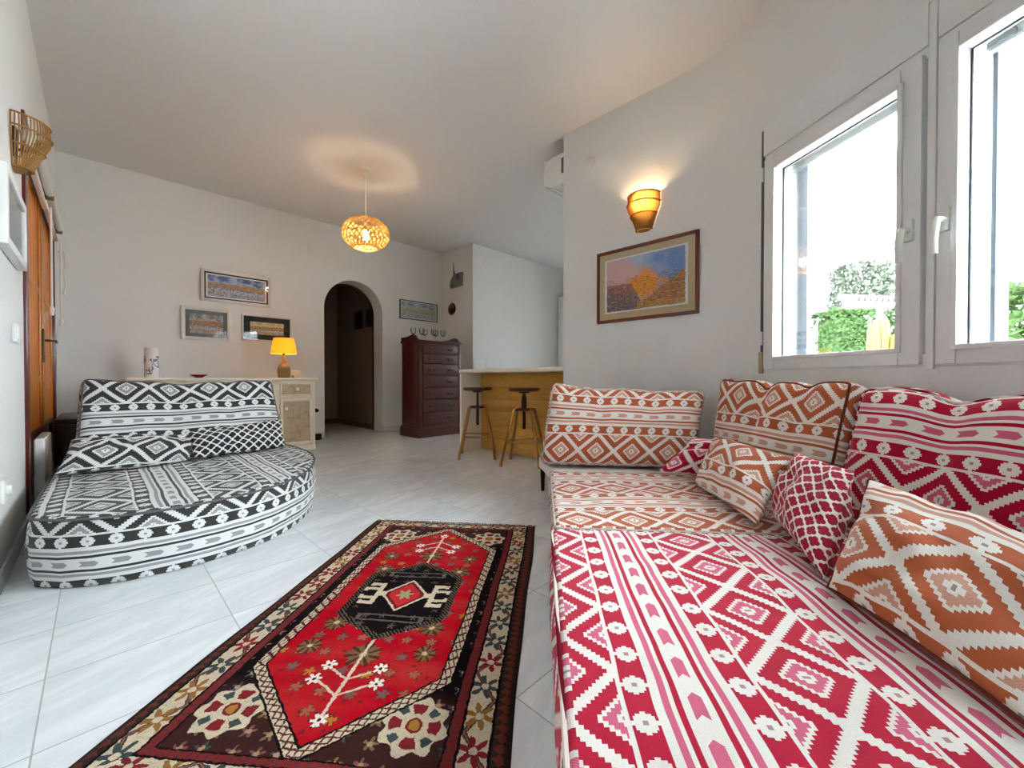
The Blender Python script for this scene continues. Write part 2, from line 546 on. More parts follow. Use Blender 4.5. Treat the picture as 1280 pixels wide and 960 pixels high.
bm = BM(); bx(bm, W0 - 0.003, -0.014, 1.893, 1.058, 0.10, WZ1 + 0.008, 0.003)
obj('shutter_box', bm, 'pvc', win)
bm = BM(); bx(bm, 1.086, -0.014, 1.893, W1, 0.10, WZ1 + 0.008, 0.003)
obj('shutter_box', bm, 'pvc', win)
bm = BM()
bx(bm, W0, 0.10, 1.88, W1, 0.235, WZ1); bx(bm, W0, 0.09, WZ0 - 0.0, W1, 0.235, WZ0 + 0.015)
obj('reveal', bm, 'pvc', win)
for side, (a, b, g0, g1, hx) in enumerate(((0.345, 1.047, 0.410, 0.978, 1.015), (1.092, 1.79, 1.148, 1.722, 1.120))):
    zt = 1.868
    g_top = 1.80 if side == 0 else 1.815
    bm = BM()
    y0, y1 = -0.022, 0.05
    bx(bm, a, y0, 0.782, g0, y1, zt, 0.005); bx(bm, g1, y0, 0.782, b, y1, zt, 0.005)
    bx(bm, g0, y0, 0.782, g1, y1, 0.84, 0.005); bx(bm, g0, y0, g_top, g1, y1, zt, 0.005)
    sash = obj('sash', bm, 'pvc', win)
    bm = BM(); frame_rect(bm, g0 - 0.012, g1 + 0.012, 0.828, g_top + 0.012, 0.018, -0.03, -0.02, 0.003)
    obj('glazing_bead', bm, 'pvc', sash)
    bm = BM(); bx(bm, g0 - 0.005, 0.036, 0.835, g1 + 0.005, 0.042, g_top + 0.005)
    obj('pane', bm, 'pane', sash, smooth=False)
    bm = BM(); frame_rect(bm, g0, g1, 0.84, g_top, 0.004, 0.030, 0.036, 0)
    obj('gasket', bm, 'gasket', sash, smooth=False)
    # handle: rose, neck and a bent lever
    bm = BM()
    hz = 1.262
    bx(bm, hx - 0.015, -0.036, hz - 0.038, hx + 0.015, -0.020, hz + 0.042, 0.006)
    tube(bm, [(hx, -0.03, hz), (hx, -0.062, hz), (hx + (0.004), -0.072, hz - 0.012), (hx, -0.074, hz - 0.06), (hx, -0.072, hz - 0.115)], [0.011, 0.011, 0.012, 0.0115, 0.010], 12)
    obj('handle', bm, 'whiteplastic', sash)
    if side == 0:
        for hzz in (0.91, 1.76):
            bm = BM(); lathe(bm, [(0, 0), (0.007, 0), (0.007, 0.07), (0, 0.07)], (a - 0.006, -0.026, hzz), 12)
            obj('hinge', bm, 'whiteplastic', sash)
    # roller shutter seen through the glass
    bm = BM(); bx(bm, g0 + 0.004, 0.070, g_top - 0.02, g1 - 0.004, 0.090, g_top + 0.06, 0.003); bx(bm, g0 + 0.004, 0.066, g_top - 0.028, g1 - 0.004, 0.094, g_top - 0.016, 0.004)
    sl = obj('shutter_slat', bm, 'alu', win)
    for q in (g0 + 0.055, g1 - 0.06):
        bm = BM(); bx(bm, q - 0.035, 0.058, g_top - 0.018, q + 0.035, 0.070, g_top + 0.004, 0.005)
        obj('stopper', bm, 'gasket', sl)
    for q in ((g0 + 0.0, g0 + 0.028), (g1 - 0.028, g1)):
        bm = BM(); bx(bm, q[0] - 0.02, 0.092, 0.80, q[1], 0.14, g_top + 0.05, 0.002)
        gu = obj('shutter_guide', bm, 'pvc', win)
        xx = q[1] if q[0] < g0 + 0.1 else q[0]
        bm = BM(); bx(bm, xx - 0.006, 0.086, 0.80, xx + 0.006, 0.145, g_top + 0.05, 0.001)
        obj('brush_seal', bm, 'gasket', gu)
bm = BM(); bx(bm, 0.312, -0.008, 0.80, 0.329, 0.0, WZ1, 0.001)
gs = obj('strap_guide', bm, 'darkgrey', win)
bm = BM(); bx(bm, 0.306, -0.016, 0.762, 0.331, 0.0, 0.875, 0.004)
obj('shutter_strap', bm, 'strap', win)['label'] = 'tan strap holder'

# ------------------------------------------------------------ double door in the left wall
dr = bpy.data.objects.new('door_1', None); COL.objects.link(dr); dr.location = (0, DV0, 0)
struct(dr); dr['label'] = 'dark varnished double door with amber wooden panels in the left wall'
L = DV1 - DV0
bm = BM()
bx(bm, -0.10, 0, 0, 0.012, 0.085, DZ, 0.004); bx(bm, -0.10, L - 0.07, 0, 0.012, L, DZ, 0.004); bx(bm, -0.10, 0.085, DZ - 0.07, 0.012, L - 0.07, DZ, 0.004)
obj('door_frame', bm, 'doorframe', dr)
mid = 0.5 * (0.085 + L - 0.07)
for k, (a, b) in enumerate(((0.085, mid), (mid, L - 0.07))):
    bm = BM(); st = 0.095
    y0, y1 = a, b
    zb, zt = 0.44, DZ - 0.17
    bx(bm, -0.052, y0, 0.01, -0.004, y0 + st, DZ - 0.07, 0.004); bx(bm, -0.052, y1 - st, 0.01, -0.004, y1, DZ - 0.07, 0.004)
    bx(bm, -0.052, y0 + st, 0.01, -0.004, y1 - st, 0.16, 0.004); bx(bm, -0.052, y0 + st, 0.40, -0.004, y1 - st, zb, 0.004)
    bx(bm, -0.052, y0 + st, zt, -0.004, y1 - st, DZ - 0.07, 0.004)
    lf = obj('door_leaf', bm, 'doorframe', dr)
    bm = BM(); bx(bm, -0.044, y0 + st, 0.16, -0.020, y1 - st, 0.40, 0.01); obj('lower_panel', bm, 'doorframe', lf)
    bm = BM()
    nb = 5
    wv = (y1 - y0 - 2 * st) / nb
    for i in range(nb):
        bx(bm, -0.030, y0 + st + i * wv + 0.001, zb, -0.010, y0 + st + (i + 1) * wv - 0.001, zt, 0.003)
    for zz in (0.73, 1.28):
        bx(bm, -0.032, y0 + st, zz - 0.02, -0.006, y1 - st, zz + 0.02, 0.003)
    obj('board_panel', bm, 'amberglow', lf)['label'] = 'amber wooden panel'
    bm = BM(); bx(bm, -0.016, y0 + st - 0.012, zb - 0.01, -0.001, y0 + st, zt, 0.002); bx(bm, -0.016, y1 - st, zb - 0.01, -0.001, y1 - st + 0.012, zt, 0.002)
    obj('bead', bm, 'amber', lf)
    if k == 1:
        bm = BM(); bx(bm, -0.004, y0 + 0.035, 0.84, 0.006, y0 + 0.075, 1.06, 0.003)
        tube(bm, [(0.0, y0 + 0.055, 0.985), (0.045, y0 + 0.055, 0.985), (0.052, y0 + 0.065, 0.985), (0.052, y0 + 0.16, 0.98)], 0.008, 10)
        obj('lever_handle', bm, 'brass', lf)
# raised roller blinds over the two leaves
def blind(y0, y1, label, zr, wand):
    t = thing('roller_blind', label, 'blind', (0.0, y0, zr))
    Lb = y1 - y0
    bm = BM(); bx(bm, 0.012, 0, -0.012, 0.035, Lb, 0.012, 0.004); obj('bottom_rail', bm, 'white', t)
    bm = BM(); tube(bm, [(0.045, 0.01, 0.09), (0.045, Lb - 0.01, 0.09)], 0.02, 16); obj('rolled_fabric', bm, 'string', t)
    bm = BM(); bx(bm, 0.0, 0.0, 0.05, 0.06, 0.008, 0.115, 0.002); obj('bracket', bm, 'brass', t); bm = BM(); bx(bm, 0.0, Lb - 0.008, 0.05, 0.06, Lb, 0.115, 0.002); obj('bracket', bm, 'brass', t)
    bm = BM(); bx(bm, 0.02, 0.01, 0.012, 0.024, Lb - 0.01, 0.075, 0); obj('hanging_fabric', bm, 'string', t)
    bm = BM(); tube(bm, [(0.05, Lb - 0.03, 0.0), (0.05, Lb - 0.03, -wand)], 0.006, 8); w = obj('pull_wand', bm, 'string', t)
    bm = BM(); lathe(bm, [(0, 0), (0.009, 0.0), (0.012, 0.04), (0.006, 0.06), (0, 0.06)], (0.05, Lb - 0.03, -wand - 0.05), 12); obj('tassel', bm, 'string', w)
blind(-2.17, -1.42, 'raised white blind over the nearer door leaf', 1.80, 0.62)
blind(-1.36, -0.50, 'raised white blind over the farther door leaf, beside the corner', 1.82, 0.62)
bm = BM()
tube(bm, [(0.02, -0.27, 1.78), (0.06, -0.27, 1.785), (0.065, -0.27, 1.70), (0.06, -0.268, 1.60), (0.066, -0.272, 1.50), (0.055, -0.27, 1.44), (0.07, -0.265, 1.42)], [0.01, 0.012, 0.007, 0.009, 0.006, 0.01, 0.004], 8)
tag(obj('cord', bm, 'string'), 'knotted white cord hanging between the door and the room corner', 'cord')

# ------------------------------------------------------------ garden beyond the window
m_, b_ = newmat('clipped_hedge', 0.95, 0.0)
setc(b_, mixc(rgb(58, 78, 48), rgb(30, 46, 26), ramp01(noi(coords('Object'), 16, 4), 0.35, 0.65))); MAT['hedge'] = m_
m_, b_ = newmat('pale_shrub', 0.8, 0.1)
setc(b_, mixc(rgb(158, 190, 120), rgb(70, 110, 60), ramp01(noi(coords('Object'), 9, 4), 0.35, 0.65))); MAT['shrub'] = m_
MAT['yellow'] = plain('yellow_cactus_skin', rgb(96, 80, 30), 0.6, 0.2, var=0.2, scale=14)
MAT['gardenwall'] = plain('white_garden_render', rgb(246, 246, 244), 0.9, 0.1, var=0.01)
MAT['tiles'] = plain('pale_roof_tiles', rgb(56, 52, 50), 0.8, 0.1, var=0.12)
MAT['gravel'] = plain('pale_terrace', rgb(222, 218, 208), 0.9, 0.1, var=0.06)
MAT['bark'] = plain('grey_bark', rgb(70, 64, 60), 0.9, 0.1, var=0.15)
MAT['leaf'] = plain('light_leaf', rgb(58, 78, 46), 0.95, 0.0, var=0.22, scale=3)
MAT['darkleaf'] = plain('grey_green_leaf', rgb(60, 66, 56), 0.95, 0.0, var=0.15, scale=3)
bm = BM()
prism(bm, [(-6, 8), (40, 8), (40, -30), (-6, -30)], -0.2, -0.102)
struct(obj('ground_terrace', bm, 'gravel', smooth=False))
FW = Vector((math.sin(R(45.5)), math.cos(R(45.5)))); RT = Vector((math.cos(R(45.5)), -math.sin(R(45.5))))
def bush(bm, c, sx, sy, h, n, lsize, seed, zmin=0.0):
    rnd = random.Random(seed)
    for i in range(n):
        a = rnd.random() * 2 * PI; rr = rnd.random() ** 0.35; zz = zmin + (h - zmin) * rnd.random()
        k = rr * (1.0 - 0.12 * ((zz - zmin) / (h - zmin)) ** 4)
        p = Vector((c[0] + sx * k * math.cos(a), c[1] + sy * k * math.sin(a), zz))
        d = Vector((rnd.uniform(-1, 1), rnd.uniform(-1, 1), rnd.uniform(-.3, 1))).normalized()
        e = d.cross(Vector((rnd.uniform(-1, 1), rnd.uniform(-1, 1), rnd.uniform(-1, 1)))).normalized()
        l = lsize * rnd.uniform(.6, 1.3)
        vs = [bm.verts.new(p + q) for q in (d * l, e * l * .38, -d * l, -e * l * .38)]
        bm.faces.new(vs)
def garden_pos(px, Y):
    X = (px - 640) / 508.0 * Y
    return (0.249 + RT.x * X + FW.x * Y, -5.275 + RT.y * X + FW.y * Y)
hx, hy = garden_pos(1051, 6.4)
t = thing('hedge', 'square clipped green hedge outside the left window sash', 'hedge', (hx, hy, -0.1), R(-45.5))
bm = BM(); bx(bm, -0.24, -0.25, 0.0, 0.24, 0.25, 1.80, 0.1, 3)
obj('inner_growth', bm, 'hedge', t)
bm = BM(); rnd = random.Random(3)
for i in range(5200):
    f = rnd.randint(0, 2); x, y, z = rnd.uniform(-.29, .29), rnd.uniform(-.29, .29), rnd.uniform(0.02, 1.9)
    if f == 0: y = rnd.choice((-.29, -.26))
    elif f == 1: x = rnd.choice((-.29, .29))
    else: z = rnd.uniform(1.82, 1.9)
    p = Vector((x, y, z)); d = Vector((rnd.uniform(-1, 1), rnd.uniform(-1, 1), rnd.uniform(-.5, 1))).normalized(); e = d.cross(Vector((rnd.uniform(-1, 1), 1, rnd.uniform(-1, 1)))).normalized()
    l = rnd.uniform(.02, .045)
    bm.faces.new([bm.verts.new(p + q) for q in (d * l, e * l * .5, -d * l, -e * l * .5)])
obj('foliage', bm, 'leaf', t, smooth=False)
# cactus: ribbed yellow columns
hx, hy = garden_pos(1100, 5.6)
t = thing('cactus', 'yellow-lit column cactus between the hedge and the dark shrub outside', 'cactus', (hx, hy, -0.1), R(-45.5))
for (ox, oy, hh, rr) in ((-0.10, 0, 1.62, .065), (0.06, 0.04, 1.72, .08), (0.14, -0.05, 1.45, .05), (-0.02, -0.1, 1.25, .06)):
    bm = BM(); rings = []
    n = 24
    prof = [(rr * .85, 0), (rr, hh * .3), (rr, hh * .8), (rr * .85, hh * .93), (rr * .45, hh * .99), (0.005, hh)]
    for r0, z0 in prof:
        rings.append([bm.verts.new((ox + r0 * (1 + .14 * math.cos(8 * 2 * PI * k / n)) * math.cos(2 * PI * k / n), oy + r0 * (1 + .14 * math.cos(8 * 2 * PI * k / n)) * math.sin(2 * PI * k / n), z0)) for k in range(n)])
    for a, b in zip(rings[:-1], rings[1:]):
        for k in range(n): bm.faces.new((a[k], a[(k + 1) % n], b[(k + 1) % n], b[k]))
    bm.faces.new(rings[-1])
    obj('stem', bm, 'yellow', t)
hx, hy = garden_pos(1124, 6.3)
t = thing('shrub', 'dark green upright shrub at the right edge of the left window sash', 'shrub', (hx, hy, -0.1))
bm = BM(); bush(bm, (0, 0), .22, .22, 1.95, 2600, .045, 5, 0.2); obj('foliage', bm, 'hedge', t, smooth=False)
bm = BM(); tube(bm, [(0, 0, 0), (0.02, 0, .9), (0, .02, 1.6)], [.03, .02, .01], 8); obj('stem', bm, 'bark', t)
hx, hy = garden_pos(1330, 3.6)
t = thing('bush', 'leafy green bush outside the right window sash', 'bush', (hx, hy, -0.1))
bm = BM(); bush(bm, (0, 0), .42, .42, 1.72, 3000, .07, 8, 0.2); obj('foliage', bm, 'leaf', t, smooth=False)
bm = BM(); tube(bm, [(0, 0, 0), (0.02, 0, .7), (0, .02, 1.3)], [.04, .03, .01], 8); obj('stem', bm, 'bark', t)
hx, hy = garden_pos(1075, 14.0)
t = thing('tree', 'pale hazy tree rising behind the white tiled wall outside', 'tree', (hx, hy, -0.1))
bm = BM(); bush(bm, (0, 0), .95, .95, 4.75, 3000, .11, 11, 2.7); obj('crown', bm, 'darkleaf', t, smooth=False)
bm = BM(); tube(bm, [(0, 0, 0), (0.05, 0, 2.0), (-.05, .02, 3.0), (0.3, .02, 4.2)], [.12, .1, .07, .02], 8); tube(bm, [(0.02, 0, 2.4), (-.5, .1, 3.9)], [.06, .02], 6); obj('trunk', bm, 'bark', t)
hx, hy = garden_pos(1110, 10.5)
t = thing('garden_wall', 'white garden wall capped with a row of roof tiles', 'wall', (hx, hy, -0.1), R(-45.5) + R(10))
bm = BM(); bx(bm, -1.2, 0, 0, 2.4, 0.2, 2.85); obj('wall', bm, 'gardenwall', t)
for i in range(20):
    bm = BM(); tube(bm, [(-1.15 + i * .18, -0.12, 2.86), (-1.15 + i * .18, 0.32, 2.98)], [.075, .085], 12); obj('roof_tile', bm, 'tiles', t)

# ------------------------------------------------------------ furniture
def place(o, x, y, z=0, rz=None):
    o.location = (x, y, z)
    if rz is not None: o.rotation_euler = (0, 0, rz)
# sideboard against the back wall
SBU0, SBU1, SBV0, SBV1, SBZ = 0.42, 1.83, -0.845, -0.14, 0.745
t = thing('sideboard', 'cream painted sideboard with woven door panels behind the black and white lounge', 'sideboard', (SBU0, SBV0, 0))
Wd, Dp = SBU1 - SBU0, SBV1 - SBV0
bm = BM(); bx(bm, 0.0, 0.012, 0.03, Wd, Dp, SBZ - 0.025, 0.004); bx(bm, -0.006, 0.0, 0.0, Wd + 0.006, Dp, 0.06, 0.006)
for xx in (0.0, Wd * .25 - .02, Wd * .5 - .02, Wd * .75 - .02, Wd - 0.035):
    bx(bm, xx, -0.002, 0.055, xx + 0.035, 0.02, SBZ - 0.025, 0.003)
bx(bm, 0, -0.002, SBZ - 0.05, Wd, 0.02, SBZ - 0.025, 0.003); bx(bm, 0, -0.002, 0.54, Wd, 0.02, 0.56, 0.003)
obj('carcass', bm, 'cream', t)
bm = BM(); bx(bm, -0.02, -0.022, SBZ - 0.025, Wd + 0.025, Dp, SBZ, 0.008, 3); obj('top', bm, 'cream', t)
m_, b_ = newmat('woven_cane_panel', 0.7, 0.2)
x, y, z = sep(coords('Object'))
wv = ab(fr(x * 90.0) - 0.5) + ab(fr(z * 90.0) - 0.5)
setc(b_, mixc(mixc(rgb(214, 198, 168), rgb(178, 158, 124), wv), rgb(160, 142, 112), ramp01(noi(vec(x, y, z), 22, 3), .5, .8)))
bump(b_, wv, 0.5, 0.002); MAT['cane'] = m_
for k in range(4):
    a, b = k * Wd / 4 + 0.022, (k + 1) * Wd / 4 - 0.022
    if k == 3: b -= 0.012
    bm = BM(); frame_rect(bm, a, b, 0.075, 0.535, 0.026, -0.014, 0.012, 0.003); d = obj('door', bm, 'cream', t)
    bm = BM(); bx(bm, a + .024, -0.006, 0.099, b - .024, 0.008, 0.511); obj('cane_panel', bm, 'cane', d)
    bm = BM(); frame_rect(bm, a, b, 0.565, 0.695, 0.016, -0.014, 0.012, 0.003); w = obj('drawer', bm, 'cream', t)
    bm = BM(); bx(bm, a + .014, -0.006, 0.579, b - .014, 0.008, 0.681); obj('cane_panel', bm, 'cane', w)
    for par, kx, kz in ((d, a + 0.045 if k != 2 else b - 0.045, 0.44), (w, (a + b) / 2, 0.63)):
        bm = BM(); lathe(bm, [(0, 0), (.006, 0), (.006, .012), (.015, .018), (.018, .026), (.013, .034), (0, .037)], n=16)
        obj('knob', bm, 'cream', par, (kx, -0.008, kz), (R(90), 0, 0))
# tallboy
t = thing('tallboy', 'dark mahogany tallboy chest of seven drawers in the far corner', 'chest of drawers', (3.022, -0.925, 0))
Wd, Dp, Ht = 0.672, 0.42, 1.225
bm = BM()
bx(bm, 0.012, 0.012, 0.10, Wd - .012, Dp - .01, Ht - .02, 0.006)
for xx in (0.012, Wd - .06): bx(bm, xx, 0.0, 0.12, xx + .048, .03, Ht - .02, 0.006)
obj('carcass', bm, 'mahogany', t)
bm = BM()
prism(bm, [(-.008, -.008), (Wd + .008, -.008), (Wd + .008, Dp), (-.008, Dp)], 0.0, 0.115)
bx(bm, -.002, -.002, .115, Wd + .002, Dp, .135, .008, 3)
obj('plinth', bm, 'mahogany', t)
bm = BM(); bx(bm, -.006, -.012, Ht - .025, Wd + .006, Dp, Ht, .008, 3); obj('top', bm, 'mahogany', t)
def gal(x0, x1):
    bm = BM()
    pts = [(0.012, Ht)]
    for k in range(15):
        s = k / 14.0
        y = 0.012 + s * (Dp - 0.03)
        z = Ht + 0.008 + 0.060 * (1 - math.exp(-((s - 0.02) / 0.10) ** 2)) - 0.018 * (0.5 + 0.5 * math.cos(PI * min(1, max(0, (s - .45) / .3)))) * 0 - 0.02 * max(0, min(1, (s - .4) / .25))
        pts.append((y, z))
    pts.append((Dp - 0.018, Ht))
    prism(bm, pts, x0, x1, 'YZ')
    return bm
obj('gallery_rail', gal(0.0, 0.02), 'mahogany', t); obj('gallery_rail', gal(Wd - .02, Wd), 'mahogany', t)
bm = BM(); bx(bm, 0.02, Dp - .03, Ht, Wd - .02, Dp - .015, Ht + .03, .004); obj('back_rail', bm, 'mahogany', t)
zs = [0.15, 0.315, 0.47, 0.625, 0.78, 0.925, 1.06, 1.185]
for k in range(7):
    bm = BM(); a, b = zs[k] + .006, zs[k + 1] - .006
    bx(bm, .064, -.008, a, Wd - .064, .05, b, .007, 3)
    d = obj('drawer', bm, 'mahogany', t)
    zc = (a + b) / 2
    for xc in (.19, Wd - .19):
        bm = BM(); bx(bm, xc - .045, -.012, zc - .014, xc + .045, -.006, zc + .018, .003)
        pts = [(xc - .035, -.014, zc + .006), (xc - .033, -.026, zc - .006), (xc - .02, -.03, zc - .018), (xc + .02, -.03, zc - .018), (xc + .033, -.026, zc - .006), (xc + .035, -.014, zc + .006)]
        tube(bm, pts, .005, 8)
        obj('handle', bm, 'brass', d)
# side panel moulding on the visible side
bm = BM()
for (y0, y1, z0, z1) in ((.05, .065, .18, 1.15), (Dp - .08, Dp - .065, .18, 1.15), (.05, Dp - .065, .18, .195), (.05, Dp - .065, 1.135, 1.15)):
    bx(bm, .004, y0, z0, .016, y1, z1, .003)
obj('side_moulding', bm, 'mahogany', t)
# breakfast bar
BV1, BV0 = -2.03, -3.255
t = thing('breakfast_bar', 'pine-clad breakfast bar with thin white top and white end panel', 'bar counter', (2.80, BV1, 0))
bm = BM(); bx(bm, -0.012, BV0 - BV1 + .004, 0.795, 0.62, 0.0, 0.83, .004); obj('counter_top', bm, 'cream', t)
bm = BM(); bx(bm, 0.0, -0.025, 0.0, 0.62, 0.0, 0.795, .003); obj('end_panel', bm, 'cream', t)
bm = BM()
nb = 6
for k in range(nb):
    bx(bm, 0.262, BV0 - BV1 + .004, 0.005 + k * .79 / nb, 0.285, -0.025, 0.002 + (k + 1) * .79 / nb, .003)
obj('plank_front', bm, 'pine', t)
bm = BM(); bx(bm, 0.286, BV0 - BV1 + .004, 0.0, 0.60, -0.025, .79); obj('base_cabinet', bm, 'cream', t)
# pine knots as pattern
# bar stools
def stool(label, x, y, rz, group=None):
    t = thing('bar_stool', label, 'bar stool', (x, y, 0), rz)
    Hs = 0.655
    bm = BM(); lathe(bm, [(0, Hs - .028), (.118, Hs - .028), (.135, Hs - .022), (.138, Hs - .010), (.132, Hs), (.06, Hs - .004), (0, Hs - .006)], n=40); obj('seat', bm, 'brass', t)
    bm = BM(); lathe(bm, [(0, .30), (.014, .30), (.014, .45), (.011, .455), (.011, Hs - .05), (.05, Hs - .04), (.05, Hs - .028), (0, Hs - .028)], n=16); obj('screw_post', bm, 'darkmetal', t)
    for k in range(16):
        pass
    bm = BM(); tube(bm, [(.03, 0, Hs - .05), (.075, 0, Hs - .10), (.075, 0, .47)], .007, 8); tube(bm, [(-.03, 0, Hs - .05), (-.075, 0, Hs - .10), (-.075, 0, .47)], .007, 8); obj('brace', bm, 'darkmetal', t)
    for k in range(4):
        a = PI / 4 + k * PI / 2
        c, s = math.cos(a), math.sin(a)
        bm = BM(); tube(bm, [(.095 * c, .095 * s, .475), (.11 * c, .11 * s, .462), (.225 * c, .225 * s, .05), (.232 * c, .232 * s, .0)], [.011, .012, .012, .014], 10)
        lg = obj('leg', bm, 'bronze', t)
    bm = BM()
    q = [(.097 * math.cos(PI / 4 + k * PI / 2), .097 * math.sin(PI / 4 + k * PI / 2), .47) for k in range(4)]
    for k in range(4): tube(bm, [q[k], q[(k + 1) % 4]], .009, 8)
    tube(bm, [q[0], q[2]], .009, 8); tube(bm, [q[1], q[3]], .009, 8)
    obj('top_frame', bm, 'darkmetal', t)
    bm = BM(); rr = .182
    q = [(rr * math.cos(PI / 4 + k * PI / 2), rr * math.sin(PI / 4 + k * PI / 2), .20) for k in range(4)]
    for k in range(4): tube(bm, [q[k], q[(k + 1) % 4]], .009, 8)
    obj('footrest', bm, 'bronze', t)
    return t
stool('bronze metal bar stool nearest the white end panel of the bar', 2.765, -2.345, R(47), 'bar stools')
stool('bronze metal bar stool partly hidden by the orange back cushion', 2.83, -2.885, R(30), 'bar stools')
# tall white kitchen unit
t = thing('kitchen_unit', 'tall white kitchen unit at the edge of the picture wall', 'cupboard', (5.99, -1.40, 0))
bm = BM(); bx(bm, 0, 0, 0, 0.60, 0.62, 2.2, .004); obj('carcass', bm, 'white', t)
bm = BM(); bx(bm, 0.004, -.02, .10, .296, -.001, 2.19, .003); d = obj('door', bm, 'white', t)
bm = BM(); tube(bm, [(.26, -.045, .95), (.26, -.045, 1.2)], .006, 8); tube(bm, [(.26, -.045, .96), (.26, -.02, .96)], .005, 8); tube(bm, [(.26, -.045, 1.19), (.26, -.02, 1.19)], .005, 8); obj('handle', bm, 'alu', d)
bm = BM(); bx(bm, .304, -.02, .10, .596, -.001, 2.19, .003); d = obj('door', bm, 'white', t)
# air conditioner on the return of the picture wall
t = thing('air_conditioner', 'white wall air conditioner peeping round the end of the picture wall', 'air conditioner', (2.925, -3.253, 2.33))
bm = BM()
prof = [(0, 0.01), (0.13, 0.0), (0.19, 0.03), (0.215, 0.06), (0.20, 0.235), (0.15, 0.252), (0, 0.255)]
prism(bm, prof, 0, .80, 'YZ'); obj('casing', bm, 'whiteplastic', t)
bm = BM(); prism(bm, [(0.200, 0.02), (0.226, 0.05), (0.212, 0.25), (0.192, 0.25), (0.204, 0.06)], -.006, .806, 'YZ'); obj('front_panel', bm, 'whiteplastic', t)
bm = BM(); bx(bm, -.003, .008, .09, .004, .04, .215, .001); obj('side_vent', bm, 'darkgrey', t)
bm = BM(); prism(bm, [(0.12, -0.006), (0.19, 0.02), (0.185, 0.03), (0.12, 0.004)], .04, .76, 'YZ'); obj('louvre', bm, 'white', t)
# little black cabinet in the corner
t = thing('side_table', 'black low side table with open shelf in the corner by the door', 'side table', (0.05, -1.42, 0))
bm = BM(); bx(bm, 0, 0, .44, .34, .72, .475, .004); obj('top', bm, 'black', t)
bm = BM(); bx(bm, 0, 0, .0, .32, .02, .44, .003); obj('side_panel', bm, 'black', t)
bm = BM(); bx(bm, 0, .70, .0, .32, .72, .44, .003); obj('side_panel', bm, 'black', t)
bm = BM(); bx(bm, 0, .02, .33, .32, .70, .35, .003); obj('shelf', bm, 'black', t)
bm = BM(); bx(bm, 0.30, .02, .02, .32, .70, .33, .003); obj('front_panel', bm, 'black', t)
bm = BM(); bx(bm, 0, .02, .02, .015, .70, .44, .003); obj('back_panel', bm, 'black', t)
t = thing('panel_heater', 'slim white panel heater standing against the door by the lounge', 'heater', (0.015, -2.10, 0))
bm = BM(); bx(bm, 0, 0, .035, .04, .40, .425, .008, 3); obj('body', bm, 'whiteplastic', t)
for yy in (.05, .31):
    bm = BM(); bx(bm, -.004, yy, 0, .06, yy + .04, .036, .004); obj('foot', bm, 'whiteplastic', t)
bm = BM()
for k in range(9): bx(bm, .008, .03 + k * .038, 0.422, .034, .055 + k * .038, .428, .001)
obj('grille', bm, 'alu', t)

# ------------------------------------------------------------ soft furnishings
MAT['pipe_or'] = plain('brown_piping', rgb(120, 66, 44), 0.9, 0.1, var=0.2, scale=60)
MAT['pipe_bw'] = plain('grey_piping', rgb(112, 112, 110), 0.9, 0.1, var=0.2, scale=60)
MAT['pipe_lt'] = plain('pale_piping', rgb(206, 198, 188), 0.9, 0.1, var=0.2, scale=60)
def checker(name, c1, c2, per):
    m, b = newmat(name, 0.9, 0.1)
    x, y, z = sep(coords('Object'))
    setc(b, mixc(c1, c2, fr((x - y + z) / per) < 0.5))
    return m
MAT['pipe_rd'] = checker('red_white_piping', rgb(110, 8, 30), rgb(220, 208, 200), 0.05)
def grid_faces(bm, uvl, P, UV, nx, ny, flip=False):
    for i in range(nx):
        for j in range(ny):
            idx = [(i, j), (i + 1, j), (i + 1, j + 1), (i, j + 1)]
            if flip: idx.reverse()
            try: f = bm.faces.new([P[a][b] for a, b in idx])
            except ValueError: continue
            for lp, (a, b) in zip(f.loops, idx): lp[uvl].uv = UV[a][b]
def finish(o_name, bm, mat, parent, flatn=80):
    return obj(o_name, bm, mat, parent, ang=flatn)
